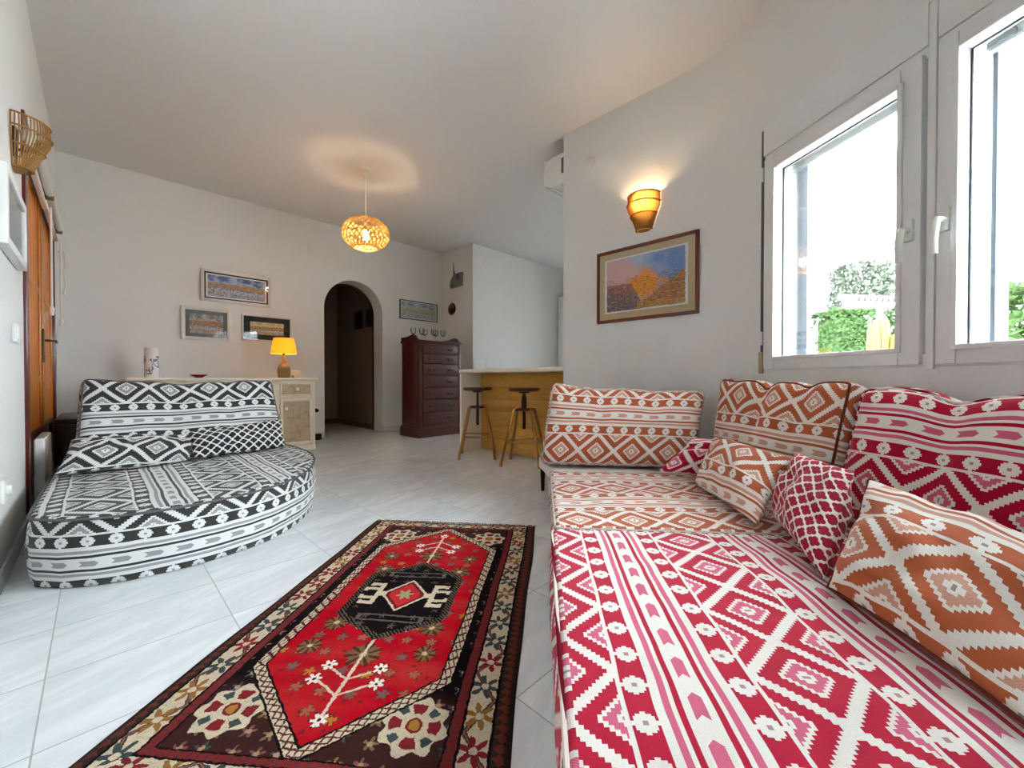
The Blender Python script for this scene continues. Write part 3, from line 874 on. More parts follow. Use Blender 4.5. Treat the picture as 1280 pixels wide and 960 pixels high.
def cushion(name, label, cat, corners, T, mat, v0, u0=0.0, r=0.045, puff=0.035, dents=(), wav=0.010, seed=0, pipe='pipe_lt', group=None, sag=0.0):
    BL, BR, TR, TL = [Vector(c) for c in corners]
    ctr = (BL + BR + TR + TL) / 4
    L = ((BR - BL).length + (TR - TL).length) / 2; Hh = ((TL - BL).length + (TR - BR).length) / 2
    nrm = (BR - BL).cross(TL - BL).normalized()
    base = (BL + BR) / 2
    def MAP(x, y, z):
        s, q = x / L + 0.5, y / Hh + 0.5
        p = BL * (1 - s) * (1 - q) + BR * s * (1 - q) + TR * s * q + TL * (1 - s) * q
        return p + nrm * (z - T / 2)
    def shape(a, b, c):
        p = Vector((a * L / 2, b * Hh / 2, c * T / 2))
        q = Vector((max(-L / 2 + r, min(L / 2 - r, p.x)), max(-Hh / 2 + r, min(Hh / 2 - r, p.y)), max(-T / 2 + r, min(T / 2 - r, p.z))))
        d = p - q
        if d.length > 1e-9: p = q + d.normalized() * r
        fa, fb = max(0, 1 - a * a), max(0, 1 - b * b)
        sg = max(-1, min(1, c * 1.2))
        w = (fa ** .6) * (fb ** .6)
        p.z += sg * puff * w
        for (a0, wd, dp) in dents:
            p.z -= max(0, sg) * dp * math.exp(-((a - a0 - .05 * b) / wd) ** 2) * (fb ** .3)
            if b > 0: p.y -= b * dp * 1.1 * math.exp(-((a - a0 - .05) / wd) ** 2)
        nz = noise.noise(Vector((p.x * 6 + seed * 7.3, p.y * 6, p.z * 5 + seed)))
        n2 = noise.noise(Vector((p.x * 15 + seed * 3.1, p.y * 11, p.z * 9 + seed)))
        p.z += (nz * wav + n2 * wav * .3) * (0.3 + .7 * w)
        if b > 0: p.y += b * (nz * wav * 1.2 - sag * fa)
        return p
    bm = BM(); uvl = bm.loops.layers.uv.new('UVMap')
    nx, ny, nt = max(16, int(L / .022)), max(10, int(Hh / .022)), 8
    def patch(f, nx, ny, uvf):
        P = []; UV = []
        for i in range(nx + 1):
            pr, ur = [], []
            for j in range(ny + 1):
                a, b, c = f(-1 + 2 * i / nx, -1 + 2 * j / ny)
                q = shape(a, b, c)
                pr.append(bm.verts.new(MAP(q.x, q.y, q.z) - ctr)); ur.append(uvf(a, b, c))
            P.append(pr); UV.append(ur)
        grid_faces(bm, uvl, P, UV, nx, ny)
    def uvm(a, b, c):
        x = a * L / 2; y = b * Hh / 2
        return x, y
    patch(lambda s, t: (s, t, 1), nx, ny, lambda a, b, c: (u0 + a * L / 2, v0 + Hh / 2 - b * Hh / 2))
    patch(lambda s, t: (-s, t, -1), nx, ny, lambda a, b, c: (u0 - a * L / 2, v0 + Hh / 2 - b * Hh / 2))
    patch(lambda s, t: (s, 1, -t), nx, nt, lambda a, b, c: (u0 + a * L / 2, v0 - (1 - c) * T / 2))
    patch(lambda s, t: (s, -1, t), nx, nt, lambda a, b, c: (u0 + a * L / 2, v0 + Hh + (1 - c) * T / 2))
    patch(lambda s, t: (1, t, -s), nt, ny, lambda a, b, c: (u0 + L / 2 + (1 - c) * T / 2, v0 + Hh / 2 - b * Hh / 2))
    patch(lambda s, t: (-1, t, s), nt, ny, lambda a, b, c: (u0 - L / 2 - (1 - c) * T / 2, v0 + Hh / 2 - b * Hh / 2))
    bmesh.ops.remove_doubles(bm, verts=bm.verts, dist=0.0004)
    t = thing(name, label, cat, ctr, 0, group)
    obj('cover', bm, mat, t, ang=80)
    pts = []
    rr = r * .30
    def edge(a, b):
        q = shape(a, b, 1.0); q = q + Vector((0, 0, 0))
        return MAP(q.x, q.y, q.z) - ctr
    k = 36
    ea, eb = 1 - rr / L, 1 - rr / Hh
    for i in range(k): pts.append(edge(-1 + 2 * i / k, 1))
    for i in range(k // 2): pts.append(edge(1, 1 - 4 * i / k))
    for i in range(k): pts.append(edge(1 - 2 * i / k, -1))
    for i in range(k // 2): pts.append(edge(-1, -1 + 4 * i / k))
    bm = BM(); tube(bm, pts, 0.0055, 6, True); obj('piping', bm, pipe, t)
    return t
def pillow(name, label, cat, corners, T, mat, v0, u0=0.0, seed=0, pinch=0.06, wav=0.012, pipe=None, group=None, uvrot=0, us=1.0):
    BL, BR, TR, TL = [Vector(c) for c in corners]
    ctr = (BL + BR + TR + TL) / 4
    L = ((BR - BL).length + (TR - TL).length) / 2; Hh = ((TL - BL).length + (TR - BR).length) / 2
    nrm = ((BR - BL).cross(TL - BL) + (TR - TL).cross(TR - BR)).normalized()
    n = 26
    bm = BM(); uvl = bm.loops.layers.uv.new('UVMap')
    def P(s, t, sg):
        px = s * (1 - pinch * (1 - t * t)); py = t * (1 - pinch * (1 - s * s))
        a, b = px / 2 + .5, py / 2 + .5
        p = BL * (1 - a) * (1 - b) + BR * a * (1 - b) + TR * a * b + TL * (1 - a) * b
        h = T / 2 * (max(0, 1 - s ** 2) * max(0, 1 - t ** 2)) ** .42
        nz = noise.noise(Vector((s * 2.2 + seed * 5.7, t * 2.2 + sg, seed * 1.3)))
        n2 = noise.noise(Vector((s * 6 + seed * 2.7, t * 6 + sg, seed * 3.3)))
        return p + nrm * (sg * h * (1 + nz * .18) + (nz * wav + n2 * wav * .35) * min(1, h / (T * .2)) * sg) - ctr
    for sg in (1, -1):
        Pv = []; G = []
        for i in range(n + 1):
            pr, gr = [], []
            for j in range(n + 1):
                s = -math.cos(PI * i / n) * .4 + (-1 + 2 * i / n) * .6; t = -math.cos(PI * j / n) * .4 + (-1 + 2 * j / n) * .6
                p = P(s, t, sg); gr.append(p); pr.append(bm.verts.new(p))
            Pv.append(pr); G.append(gr)
        # unroll the cloth: texture lengths follow the curved surface
        h = n // 2
        UV = [[None] * (n + 1) for _ in range(n + 1)]
        for i in range(n + 1):
            for j in range(n + 1):
                du = sum((G[k + 1][j] - G[k][j]).length for k in range(min(i, h), max(i, h))) * (1 if i > h else -1)
                dv = sum((G[i][k + 1] - G[i][k]).length for k in range(min(j, h), max(j, h))) * (1 if j > h else -1)
                uv = (u0 + du * us, v0 + (Hh / 2 - dv) * us)
                UV[i][j] = (uv[1], uv[0]) if uvrot else uv
        grid_faces(bm, uvl, Pv, UV, n, n, sg < 0)
    bmesh.ops.remove_doubles(bm, verts=bm.verts, dist=0.0004)
    t = thing(name, label, cat, ctr, 0, group)
    obj('cover', bm, mat, t, ang=120)
    if pipe:
        pts = []
        k = 20
        for i in range(k): pts.append(P(-1 + 2 * i / k, 1, 1))
        for i in range(k): pts.append(P(1, 1 - 2 * i / k, 1))
        for i in range(k): pts.append(P(1 - 2 * i / k, -1, 1))
        for i in range(k): pts.append(P(-1, -1 + 2 * i / k, 1))
        bm = BM(); tube(bm, pts, 0.004, 6, True); obj('piping', bm, pipe, t)
    return t
def slab(outline, z0, z1, r, uvtop, uvside, puff=0.0, wav=0.0, seed=0, inset=0.0, rings=26, ctr=(0, 0)):
    """closed cushion slab over an outline given in world metres (counter-clockwise)"""
    bm = BM(); uvl = bm.loops.layers.uv.new('UVMap')
    O = [Vector(p) for p in outline]; n = len(O)
    c = sum(O, Vector((0, 0))) / n
    arc = [0.0]
    for i in range(n): arc.append(arc[-1] + (O[(i + 1) % n] - O[i]).length)
    nor = []
    for i in range(n):
        d = (O[(i + 1) % n] - O[i - 1]).normalized(); nor.append(Vector((d.y, -d.x)))
    levels = []
    ns = 8
    for k in range(ns + 1):
        z = z0 + (z1 - r - z0) * k / ns
        bul = 0.012 * math.sin(PI * k / ns) - inset * (1 - k / ns)
        levels.append(([O[i] + nor[i] * (bul + .006 * noise.noise(Vector((O[i].x * 7, O[i].y * 7, z * 9 + seed)))) for i in range(n)], z, z1 - z))
    for k in range(1, 5):
        a = PI / 2 * k / 4
        levels.append(([O[i] - nor[i] * r * (1 - math.cos(a)) for i in range(n)], z1 - r + r * math.sin(a), r * (1 - k / 4) * .8))
    def top(p, f):
        h = puff * (1 - f ** 4) + wav * (noise.noise(Vector((p.x * 4, p.y * 4, seed))) + .4 * noise.noise(Vector((p.x * 11, p.y * 11, seed + 4)))) * (1 - f ** 8)
        return z1 + h
    V = []
    for pts, z, dz in levels:
        V.append([bm.verts.new((p.x - ctr[0], p.y - ctr[1], z)) for p in pts])
    for k in range(len(levels) - 1):
        for i in range(n):
            j = (i + 1) % n
            f = bm.faces.new((V[k][i], V[k][j], V[k + 1][j], V[k + 1][i]))
            uv = [(i, k), (i + 1, k), (i + 1, k + 1), (i, k + 1)]
            for lp, (a, b) in zip(f.loops, uv):
                lp[uvl].uv = uvside(arc[a], levels[b][2], O[a % n])
    inner = [p for p in levels[-1][0]]
    prev = V[-1]; prevp = inner
    for q in range(1, rings + 1):
        s = 1 - q / rings
        if q == rings:
            cv = bm.verts.new((c.x - ctr[0], c.y - ctr[1], top(c, 0)))
            for i in range(n):
                j = (i + 1) % n
                f = bm.faces.new((prev[i], prev[j], cv))
                for lp, p in zip(f.loops, (prevp[i], prevp[j], c)): lp[uvl].uv = uvtop(p)
            break
        pp = [c + (p - c) * s for p in inner]
        cur = [bm.verts.new((p.x - ctr[0], p.y - ctr[1], top(p, s))) for p in pp]
        for i in range(n):
            j = (i + 1) % n
            f = bm.faces.new((prev[i], prev[j], cur[j], cur[i]))
            for lp, p in zip(f.loops, (prevp[i], prevp[j], pp[j], pp[i])): lp[uvl].uv = uvtop(p)
        prev = cur; prevp = pp
    bm.faces.new(list(reversed(V[0])))
    return bm
def dense(pts, step=0.03, rnd=0.0):
    """round the corners of a polygon and resample it"""
    P = [Vector(p) for p in pts]; n = len(P); out = []
    for i in range(n):
        a, b, c = P[i - 1], P[i], P[(i + 1) % n]
        r = min(rnd, (a - b).length * .45, (c - b).length * .45)
        if r > 0:
            p0 = b + (a - b).normalized() * r; p1 = b + (c - b).normalized() * r
            for k in range(7):
                t = k / 6; out.append(p0 * (1 - t) ** 2 + b * 2 * t * (1 - t) + p1 * t * t)
        else: out.append(b)
    res = []
    m = len(out)
    for i in range(m):
        a, b = out[i], out[(i + 1) % m]
        k = max(1, int((b - a).length / step))
        for q in range(k): res.append(a + (b - a) * q / k)
    return res
# ---- big corner sofa: two fabric seats
S0 = Vector((1.354, -4.384)); SD = Vector((0.763, 0.646)).normalized(); ST = Vector((SD.y, -SD.x))
def ST2(s, t): return S0 + SD * s + ST * t
def tmax(s, gap): # how far right a seat may run before the window wall
    p = ST2(s, 0); return (-(p - pB).dot(nB) - gap) / ST.dot(nB)
ZS = 0.215
def seat(name, label, s0, s1, t0, mat, uvt, gap, z1, seed, pipe):
    pts = [ST2(s0, t0), ST2(s0, tmax(s0, gap)), ST2(s1, tmax(s1, gap)), ST2(s1, t0)]
    o = dense(pts, 0.03, 0.03)
    c = sum(o, Vector((0, 0))) / len(o)
    t = thing(name, label, 'sofa', (c.x, c.y, 0))
    def uvtop(p):
        d = p - S0; return uvt(d.dot(SD), d.dot(ST))
    def uvside(a, dz, p):
        d = p - S0; s, tt = d.dot(SD), d.dot(ST)
        if abs(tt - t0) < 0.03: return uvt(s, t0 - dz)
        if abs(s - s1) < 0.02: return uvt(s1 + dz, tt)
        if abs(s - s0) < 0.02: return uvt(s0 - dz, tt)
        return uvt(s, tt + dz)
    bm = slab(o, 0.065, z1, 0.016, uvtop, uvside, 0.010, 0.010, seed, 0.0, 40, (c.x, c.y))
    obj('seat_cushion', bm, mat, t, ang=80)
    bm = BM(); tube(bm, [(p.x - c.x, p.y - c.y, z1 - .008) for p in o], 0.005, 6, True); obj('piping', bm, pipe, t)
    for (s, tt) in ((s0 + .09, t0 + .06), (s1 - .09, t0 + .06), (s0 + .09, tmax(s0, gap) - .1), (s1 - .09, tmax(s1, gap) - .12)):
        p = ST2(s, tt) - c
        bm = BM(); tube(bm, [(p.x, p.y, 0), (p.x, p.y, .07)], [.016, .024], 12); obj('leg', bm, 'black', t)
    return t, c
seat('red_daybed', 'low crimson and white patterned seat filling the right foreground', -1.02, -0.008, 0.0, 'kil_rd', lambda s, t: (s, t + 0.095), 0.06, ZS, 3, 'pipe_rd')
ot, oc = seat('orange_seat', 'pale terracotta and white patterned seat at the far end of the red daybed', 0.008, 0.885, 0.012, 'kil_or', lambda s, t: (t, s + 0.02), 0.06, ZS, 5, 'pipe_lt')
# timber rail and legs carrying the far back cushion
p0, p1 = ST2(0.90, 0.06) - oc, ST2(0.90, 0.78) - oc
bm = BM()
q = [ST2(0.895, 0.03) - oc, ST2(0.895, 0.80) - oc, ST2(1.17, 0.80) - oc, ST2(1.29, -0.055) - oc]
prism(bm, [(p.x, p.y) for p in q], 0.15, 0.21)
obj('back_rail', bm, 'kil_or', ot, ang=30)
for s, tt in ((1.255, -.03), (1.14, .76)):
    p = ST2(s, tt) - oc
    bm = BM(); tube(bm, [(p.x, p.y, 0), (p.x, p.y, .151)], [.014, .022], 4); obj('leg', bm, 'black', ot)
cushion('back_cushion', 'terracotta and white back cushion farthest left, against the picture wall', 'cushion',
        [(2.043, -3.733, .234), (2.575, -4.425, .234), (2.690, -4.448, .675), (2.142, -3.748, .715)], .15, 'kil_or', 0.125, 0.03, dents=((-.35, .12, .012), (.3, .12, .012)), seed=1, sag=.015)
cushion('back_cushion', 'terracotta and white back cushion under the left end of the window', 'cushion',
        [(2.545, -4.49, .234), (2.130, -5.04, .234), (2.249, -5.114, .725), (2.682, -4.505, .742)], .125, 'kil_or', 0.0, 0.06, dents=((-.15, .10, .028), (.45, .1, .018)), seed=2, wav=.016, pipe='pipe_or')
cushion('back_cushion', 'crimson and white back cushion under the window at the right edge', 'cushion',
        [(2.125, -5.055, .234), (1.63, -5.745, .234), (1.745, -5.83, .685), (2.245, -5.135, .712)], .125, 'kil_rd', 0.17, 0.0, dents=((-.35, .14, .022), (.3, .12, .02)), seed=3, wav=.014, pipe='pipe_rd')
pillow('throw_pillow', 'small crimson striped pillow half hidden behind the terracotta pillow', 'pillow',
       [(2.29, -4.335, .25), (2.39, -4.61, .25), (2.39, -4.69, .445), (2.44, -4.46, .425)], .08, 'kil_rd', .33, seed=4)
pillow('throw_pillow', 'medium terracotta and white pillow leaning on the second back cushion', 'pillow',
       [(2.179, -4.562, .245), (1.786, -4.908, .245), (2.131, -4.952, .425), (2.426, -4.568, .442)], .12, 'kil_or', .02, .05, seed=5, us=.85)
pillow('throw_pillow', 'crimson pillow with white quatrefoil lattice', 'pillow',
       [(1.935, -4.925, .24), (1.488, -5.126, .24), (1.86, -5.155, .452), (2.09, -4.975, .455)], .13, 'quat_rd', 0.0, seed=6)
pillow('throw_pillow', 'large terracotta and white pillow at the right edge of the foreground', 'pillow',
       [(1.449, -5.138, .24), (1.155, -5.405, .24), (1.52, -5.52, .40), (1.79, -5.19, .445)], .12, 'kil_or', .285, .04, seed=7, pipe='pipe_or', us=.83)
# ---- rounded lounge by the door
OUT = [(0.085, -1.90), (0.075, -2.6), (0.070, -3.05), (0.085, -3.10), (0.15, -3.185), (0.23, -3.238), (0.32, -3.272), (0.42, -3.29), (0.51, -3.292), (0.60, -3.282), (0.70, -3.258), (0.79, -3.217), (0.87, -3.16), (0.95, -3.08), (1.02, -2.99), (1.08, -2.89), (1.135, -2.77), (1.18, -2.65), (1.215, -2.52), (1.235, -2.38), (1.24, -2.2), (1.23, -1.90)]
o = dense(OUT, 0.03)
c = sum(o, Vector((0, 0))) / len(o)
t = thing('lounge_seat', 'low rounded black and white patterned lounge seat beside the door', 'sofa', (c.x, c.y, 0))
bm = slab(o, 0.004, 0.25, 0.02, lambda p: (p.y, p.x - .155), lambda a, dz, p: (a + .03, .155 + (dz - .03) * 1.12), .012, .010, 9, 0.008, 40, (c.x, c.y))
obj('seat_cushion', bm, 'kil_bw', t, ang=80)
bm = BM(); tube(bm, [(p.x - c.x, p.y - c.y, .243) for p in o], .005, 6, True); obj('piping', bm, 'pipe_bw', t)
bm = BM(); bx(bm, OUT[2][0] - c.x - .004, -3.075 - c.y, .10, OUT[2][0] - c.x + .004, -3.055 - c.y, .14, .001); obj('fabric_tag', bm, 'pipe_bw', t)
cushion('back_cushion', 'tall black and white back cushion of the rounded lounge', 'cushion',
        [(0.150, -2.17, .258), (1.170, -2.17, .258), (1.128, -1.99, .742), (0.180, -1.99, .742)], .17, 'kil_bw', 0.03, 0.0, dents=((-.15, .2, .02), (.4, .12, .012)), seed=8, pipe='pipe_bw', puff=.03, sag=.012)
pillow('throw_pillow', 'flat black and white diamond pillow on the left of the lounge', 'pillow',
       [(0.10, -2.44, .285), (0.60, -2.42, .285), (0.655, -2.24, .40), (0.15, -2.22, .425)], .10, 'kil_bw', .355, seed=9, pinch=.03)
pillow('throw_pillow', 'black pillow with white lattice on the right of the lounge', 'pillow',
       [(0.615, -2.41, .29), (1.115, -2.33, .29), (1.13, -2.19, .455), (0.615, -2.24, .42)], .09, 'quat_bw', 0.0, seed=10, pinch=.03)

# ------------------------------------------------------------ rug
def rug_mat():
    m, b = newmat('knotted_persian_rug', 0.95, 0.05)
    w, l, _ = sep(coords('UV'))
    uv = vec(w, l)
    n1 = noi(uv, 70.0, 3, .7) - 0.5
    n2 = noi(vec(l + 3.0, w), 70.0, 3, .7) - 0.5
    w = w + n1 * 0.013; l = l + n2 * 0.013
    a, bb = ab(w), ab(l)
    HW, HL = 0.41, 0.69
    RED1, RED2 = rgb(178, 4, 26), rgb(184, 44, 42)
    DK, BR, CR, TEAL, GOLD, MAR, OLV = rgb(22, 14, 15), rgb(62, 34, 32), rgb(206, 190, 162), rgb(62, 74, 76), rgb(172, 124, 48), rgb(134, 36, 44), rgb(124, 104, 66)
    def flower(x, y, r, k=6, amp=.28):
        rr = sq(x * x + y * y)
        an = at2(y, x)
        return (rr / r) < (sn(an * k) * amp + (1.0 - amp)), rr / r
    def cellmot(cx, cy, per, r, seed):
        ix, iy = fl(cx / per), fl(cy / per)
        h = white(ix + seed, iy); h2 = white(iy + seed * 2.0, ix)
        px = (fr(cx / per) - 0.5) * per + (h - .5) * per * .3; py = (fr(cy / per) - 0.5) * per + (h2 - .5) * per * .3
        f, rr = flower(px, py, r, 5, .35)
        return f, h, h2, rr
    # ground of the corners: near black beside the field, brown in the ends
    base = mixc(DK, BR, ramp01(bb, 0.40, 0.46))
    f, h, h2, rr = cellmot(w, l, 0.052, 0.017, 3.0)
    mc = mixc(mixc(rgb(128, 78, 74), TEAL, h > 0.5), OLV, h2 > .62)
    mc = mixc(mc, rgb(170, 140, 110), rr < .4)
    base = mixc(base, mc, f)
    # corner rosettes
    x = a - 0.205; y = bb - 0.495
    f, rr = flower(x, y, 0.076, 8, .10)
    ro = mixc(CR, MAR, (rr > .38) & (rr < .72) & (sn(at2(y, x) * 4.0 + 1.6) > .25))
    ro = mixc(ro, TEAL, (rr > .5) & (rr < .76) & (sn(at2(y, x) * 4.0 - 1.6) > .72))
    ro = mixc(ro, GOLD, rr < .16)
    ro = mixc(ro, MAR, (rr > .16) & (rr < .24))
    base = mixc(base, ro, f)
    # field
    s = mx(a - 0.228, (bb + a * 0.94 - 0.575) * 0.73)
    zig = ab(fr((bb - a) / 0.034) - 0.5) * 2.0
    ch = mixc(CR, rgb(92, 40, 40), ab(ab(s / 0.024 - 0.5) * 2.0 - zig * .8) < .22)
    c = mixc(base, ch, (s < 0.024) & (s > 0.0))
    c = mixc(c, DK, ((s > 0.024) & (s < 0.029)) | ((s > -0.004) & (s < 0.001)))
    red = mixc(RED1, RED2, ramp01(noi(vec(w * .35, l * 1.6), 7.0, 3), .42, .68))
    red = mixc(red, RED2, ramp01(l, .25, .5) * .55)
    f, h, h2, rr = cellmot(w, l, 0.066, 0.020, 9.0)
    mc = mixc(mixc(rgb(112, 88, 78), rgb(150, 96, 70), h > .6), rgb(176, 120, 40), h2 > .78)
    mc = mixc(mc, rgb(76, 62, 60), rr > .72)
    fld = mixc(red, mc, f)
    f, h, h2, rr = cellmot(w + .033, l + .02, 0.041, 0.0075, 21.0)
    fld = mixc(fld, rgb(120, 30, 40), f & (h > .45))
    # big brown flowers
    for (fx, fy, r0) in ((0.145, 0.172, .040), (0.0, 0.300, .050), (0.16, 0.43 - .15, .034)):
        x = a - fx; y = bb - fy
        f, rr = flower(x, y, r0, 8, .14)
        cc = mixc(rgb(118, 96, 62), rgb(88, 40, 36), (sn(at2(y, x) * 8.0) > .35) & (rr > .3))
        cc = mixc(cc, rgb(200, 176, 140), rr < .2)
        fld = mixc(fld, cc, f)
    # stem with white flowers
    stem = ((a < 0.0042) & (bb > .20) & (bb < .50))
    for (sx, sy) in ((0.07, .175), (0.067, .345), (0.078, .395)):
        k = (bb - (sy + .045)) + a * .62
        stem = stem | ((ab(k) < .0035) & (a < sx) & (bb < sy + .05))
    fld = mixc(fld, rgb(214, 190, 168), stem)
    for (sx, sy) in ((0.07, .175), (0.067, .345), (0.078, .395), (0.0, .505)):
        x = a - sx; y = bb - sy
        f, rr = flower(x, y, .0235, 6, .30)
        cc = mixc(rgb(232, 222, 208), rgb(60, 30, 34), (rr > .82) | (rr < .18))
        fld = mixc(fld, cc, f)
    c = mixc(c, fld, s < -0.004)
    # medallion
    md = mx(a - 0.172, (bb + a * .62 - .238) * .85)
    mcol = mixc(DK, rgb(92, 84, 68), (md > -.022) & (fr((w + l) / .013) < .45))
    f, h, h2, rr = cellmot(w, l, 0.05, 0.014, 31.0)
    mcol = mixc(mcol, rgb(88, 70, 66), f & (h > .35) & (bb > .08))
    frame = (mx(a - .105, ab(bb - .135) - .017) < 0.0) & (mx(a - .09, ab(bb - .135) - .010) > 0.0)
    mcol = mixc(mcol, rgb(92, 86, 80), frame)
    arm = ((a > .055) & (a < .10) & (bb < .014)) | ((a > .086) & (a < .102) & (bb < .064)) | ((ab(bb - .058) < .009) & (a > .086) & (a < .140)) | ((ab(bb - .028) < .008) & (a > .086) & (a < .150)) | ((a > .128) & (a < .140) & (bb < .064) & (bb > .046)) | ((a > .138) & (a < .15) & (bb < .036) & (bb > .012))
    mcol = mixc(mcol, CR, arm)
    dm = mx(a / .072 + bb / .20, bb / .078)
    dd = a / .082 + bb / .098
    dd = mx(dd, a / .072)
    mcol = mixc(mcol, CR, dd < 1.0)
    mcol = mixc(mcol, rgb(110, 30, 34), dd < .88)
    mcol = mixc(mcol, rgb(186, 40, 44), dd < .72)
    f, rr = flower(w, l, .030, 6, .25)
    mcol = mixc(mcol, rgb(150, 146, 104), f)
    c = mixc(c, mcol, md < 0.0)
    # borders
    em = mn(HW - a, (HL - bb) * 1.4)
    side = (HW - a) < ((HL - bb) * 1.4)
    along = w + (l - w) * side
    cell = fr(along / 0.083); ci = fl(along / 0.083)
    hh = white(ci, side * 3.0 + (w > 0.0))
    px = (cell - .5) * .083; py = (em - 0.073)
    f, rr = flower(px, py, .036, 6, .34)
    bc = mixc(mixc(TEAL, MAR, hh > .38), rgb(150, 104, 52), hh > .72)
    bord = mixc(CR, bc, f)
    bord = mixc(bord, CR, rr < .25)
    zz = ab(fr(along / 0.166) - .5) * 2.0
    vine = ab(py - (zz - .5) * .054)
    bord = mixc(bord, rgb(76, 58, 52), (vine < .006) & inv(f))
    bord = mixc(bord, rgb(150, 96, 80), (vine < .0016) & inv(f))
    c = mixc(c, rgb(24, 16, 18), em < 0.133)
    c = mixc(c, mixc(MAR, rgb(96, 50, 44), ab(fr(along / .02) - .5) * 2.0), (em < 0.128) & (em > .107))
    c = mixc(c, DK, (em < 0.107) & (em > .101))
    c = mixc(c, bord, (em < 0.101) & (em > .044))
    c = mixc(c, DK, (em < 0.044) & (em > .038))
    edge = mixc(rgb(56, 44, 42), rgb(112, 56, 46), ab(fr(along / .024) - .5) * 2.0 > ab(em - .02) * 60.0)
    c = mixc(c, edge, em < .038)
    c = mixc(c, rgb(58, 52, 48), em < .012)
    pile = noi(uv, 520.0, 2)
    mot = noi(uv, 130.0, 3, .7)
    c = mixc(c, rgb(18, 10, 10), clamp01((pile - .5) * .9 + ramp01(mot, .50, .75) * .45))
    setc(b, c)
    bump(b, pile, 0.6, 0.004)
    return m
MAT['rug'] = rug_mat()
t = thing('rug', 'red and dark brown Persian rug with a hexagon medallion on the tiled floor', 'rug', (0.9625, -4.072, 0), R(-51.2))
bm = BM(); uvl = bm.loops.layers.uv.new('UVMap')
nx, ny = 34, 58
top = []; UV = []
for i in range(nx + 1):
    a_, b_ = [], []
    for j in range(ny + 1):
        w, l = -.41 + .82 * i / nx, -.69 + 1.38 * j / ny
        k = noise.noise(Vector((l * 3.1, w * 2.0, 1.5)))
        ox = (.007 * k if i in (0, nx) else .004 * k); oy = .006 * noise.noise(Vector((w * 4, 3.3, l)))
        e = min(i, nx - i, j, ny - j)
        z = .011 + .0025 * noise.noise(Vector((w * 7, l * 7, 4))) if e > 0 else .003
        a_.append(bm.verts.new((w + ox, l + oy, z))); b_.append((w, l))
    top.append(a_); UV.append(b_)
grid_faces(bm, uvl, top, UV, nx, ny)
bot = []
ring = [(i, 0) for i in range(nx)] + [(nx, j) for j in range(ny)] + [(i, ny) for i in range(nx, 0, -1)] + [(0, j) for j in range(ny, 0, -1)]
bv = [bm.verts.new((top[i][j].co.x, top[i][j].co.y, 0.0)) for i, j in ring]
for k in range(len(ring)):
    i, j = ring[k]; i2, j2 = ring[(k + 1) % len(ring)]
    f = bm.faces.new((top[i2][j2], top[i][j], bv[k], bv[(k + 1) % len(ring)]))
    for lp, q in zip(f.loops, ((i2, j2), (i, j), (i, j), (i2, j2))): lp[uvl].uv = UV[q[0]][q[1]]
bm.faces.new(bv)
obj('pile', bm, 'rug', t, ang=120)
rnd = random.Random(5)
for sgn in (1, -1):
    bm = BM()
    for k in range(150):
        x = -.405 + .81 * k / 149 + rnd.uniform(-.002, .002); y = sgn * .688
        ln = rnd.uniform(.012, .026)
        tube(bm, [(x, y, .005), (x + rnd.uniform(-.006, .006), y + sgn * ln * .5, .006), (x + rnd.uniform(-.012, .012), y + sgn * ln, .003)], [.0022, .002, .0012], 4)
    obj('fringe', bm, 'fringe', t)

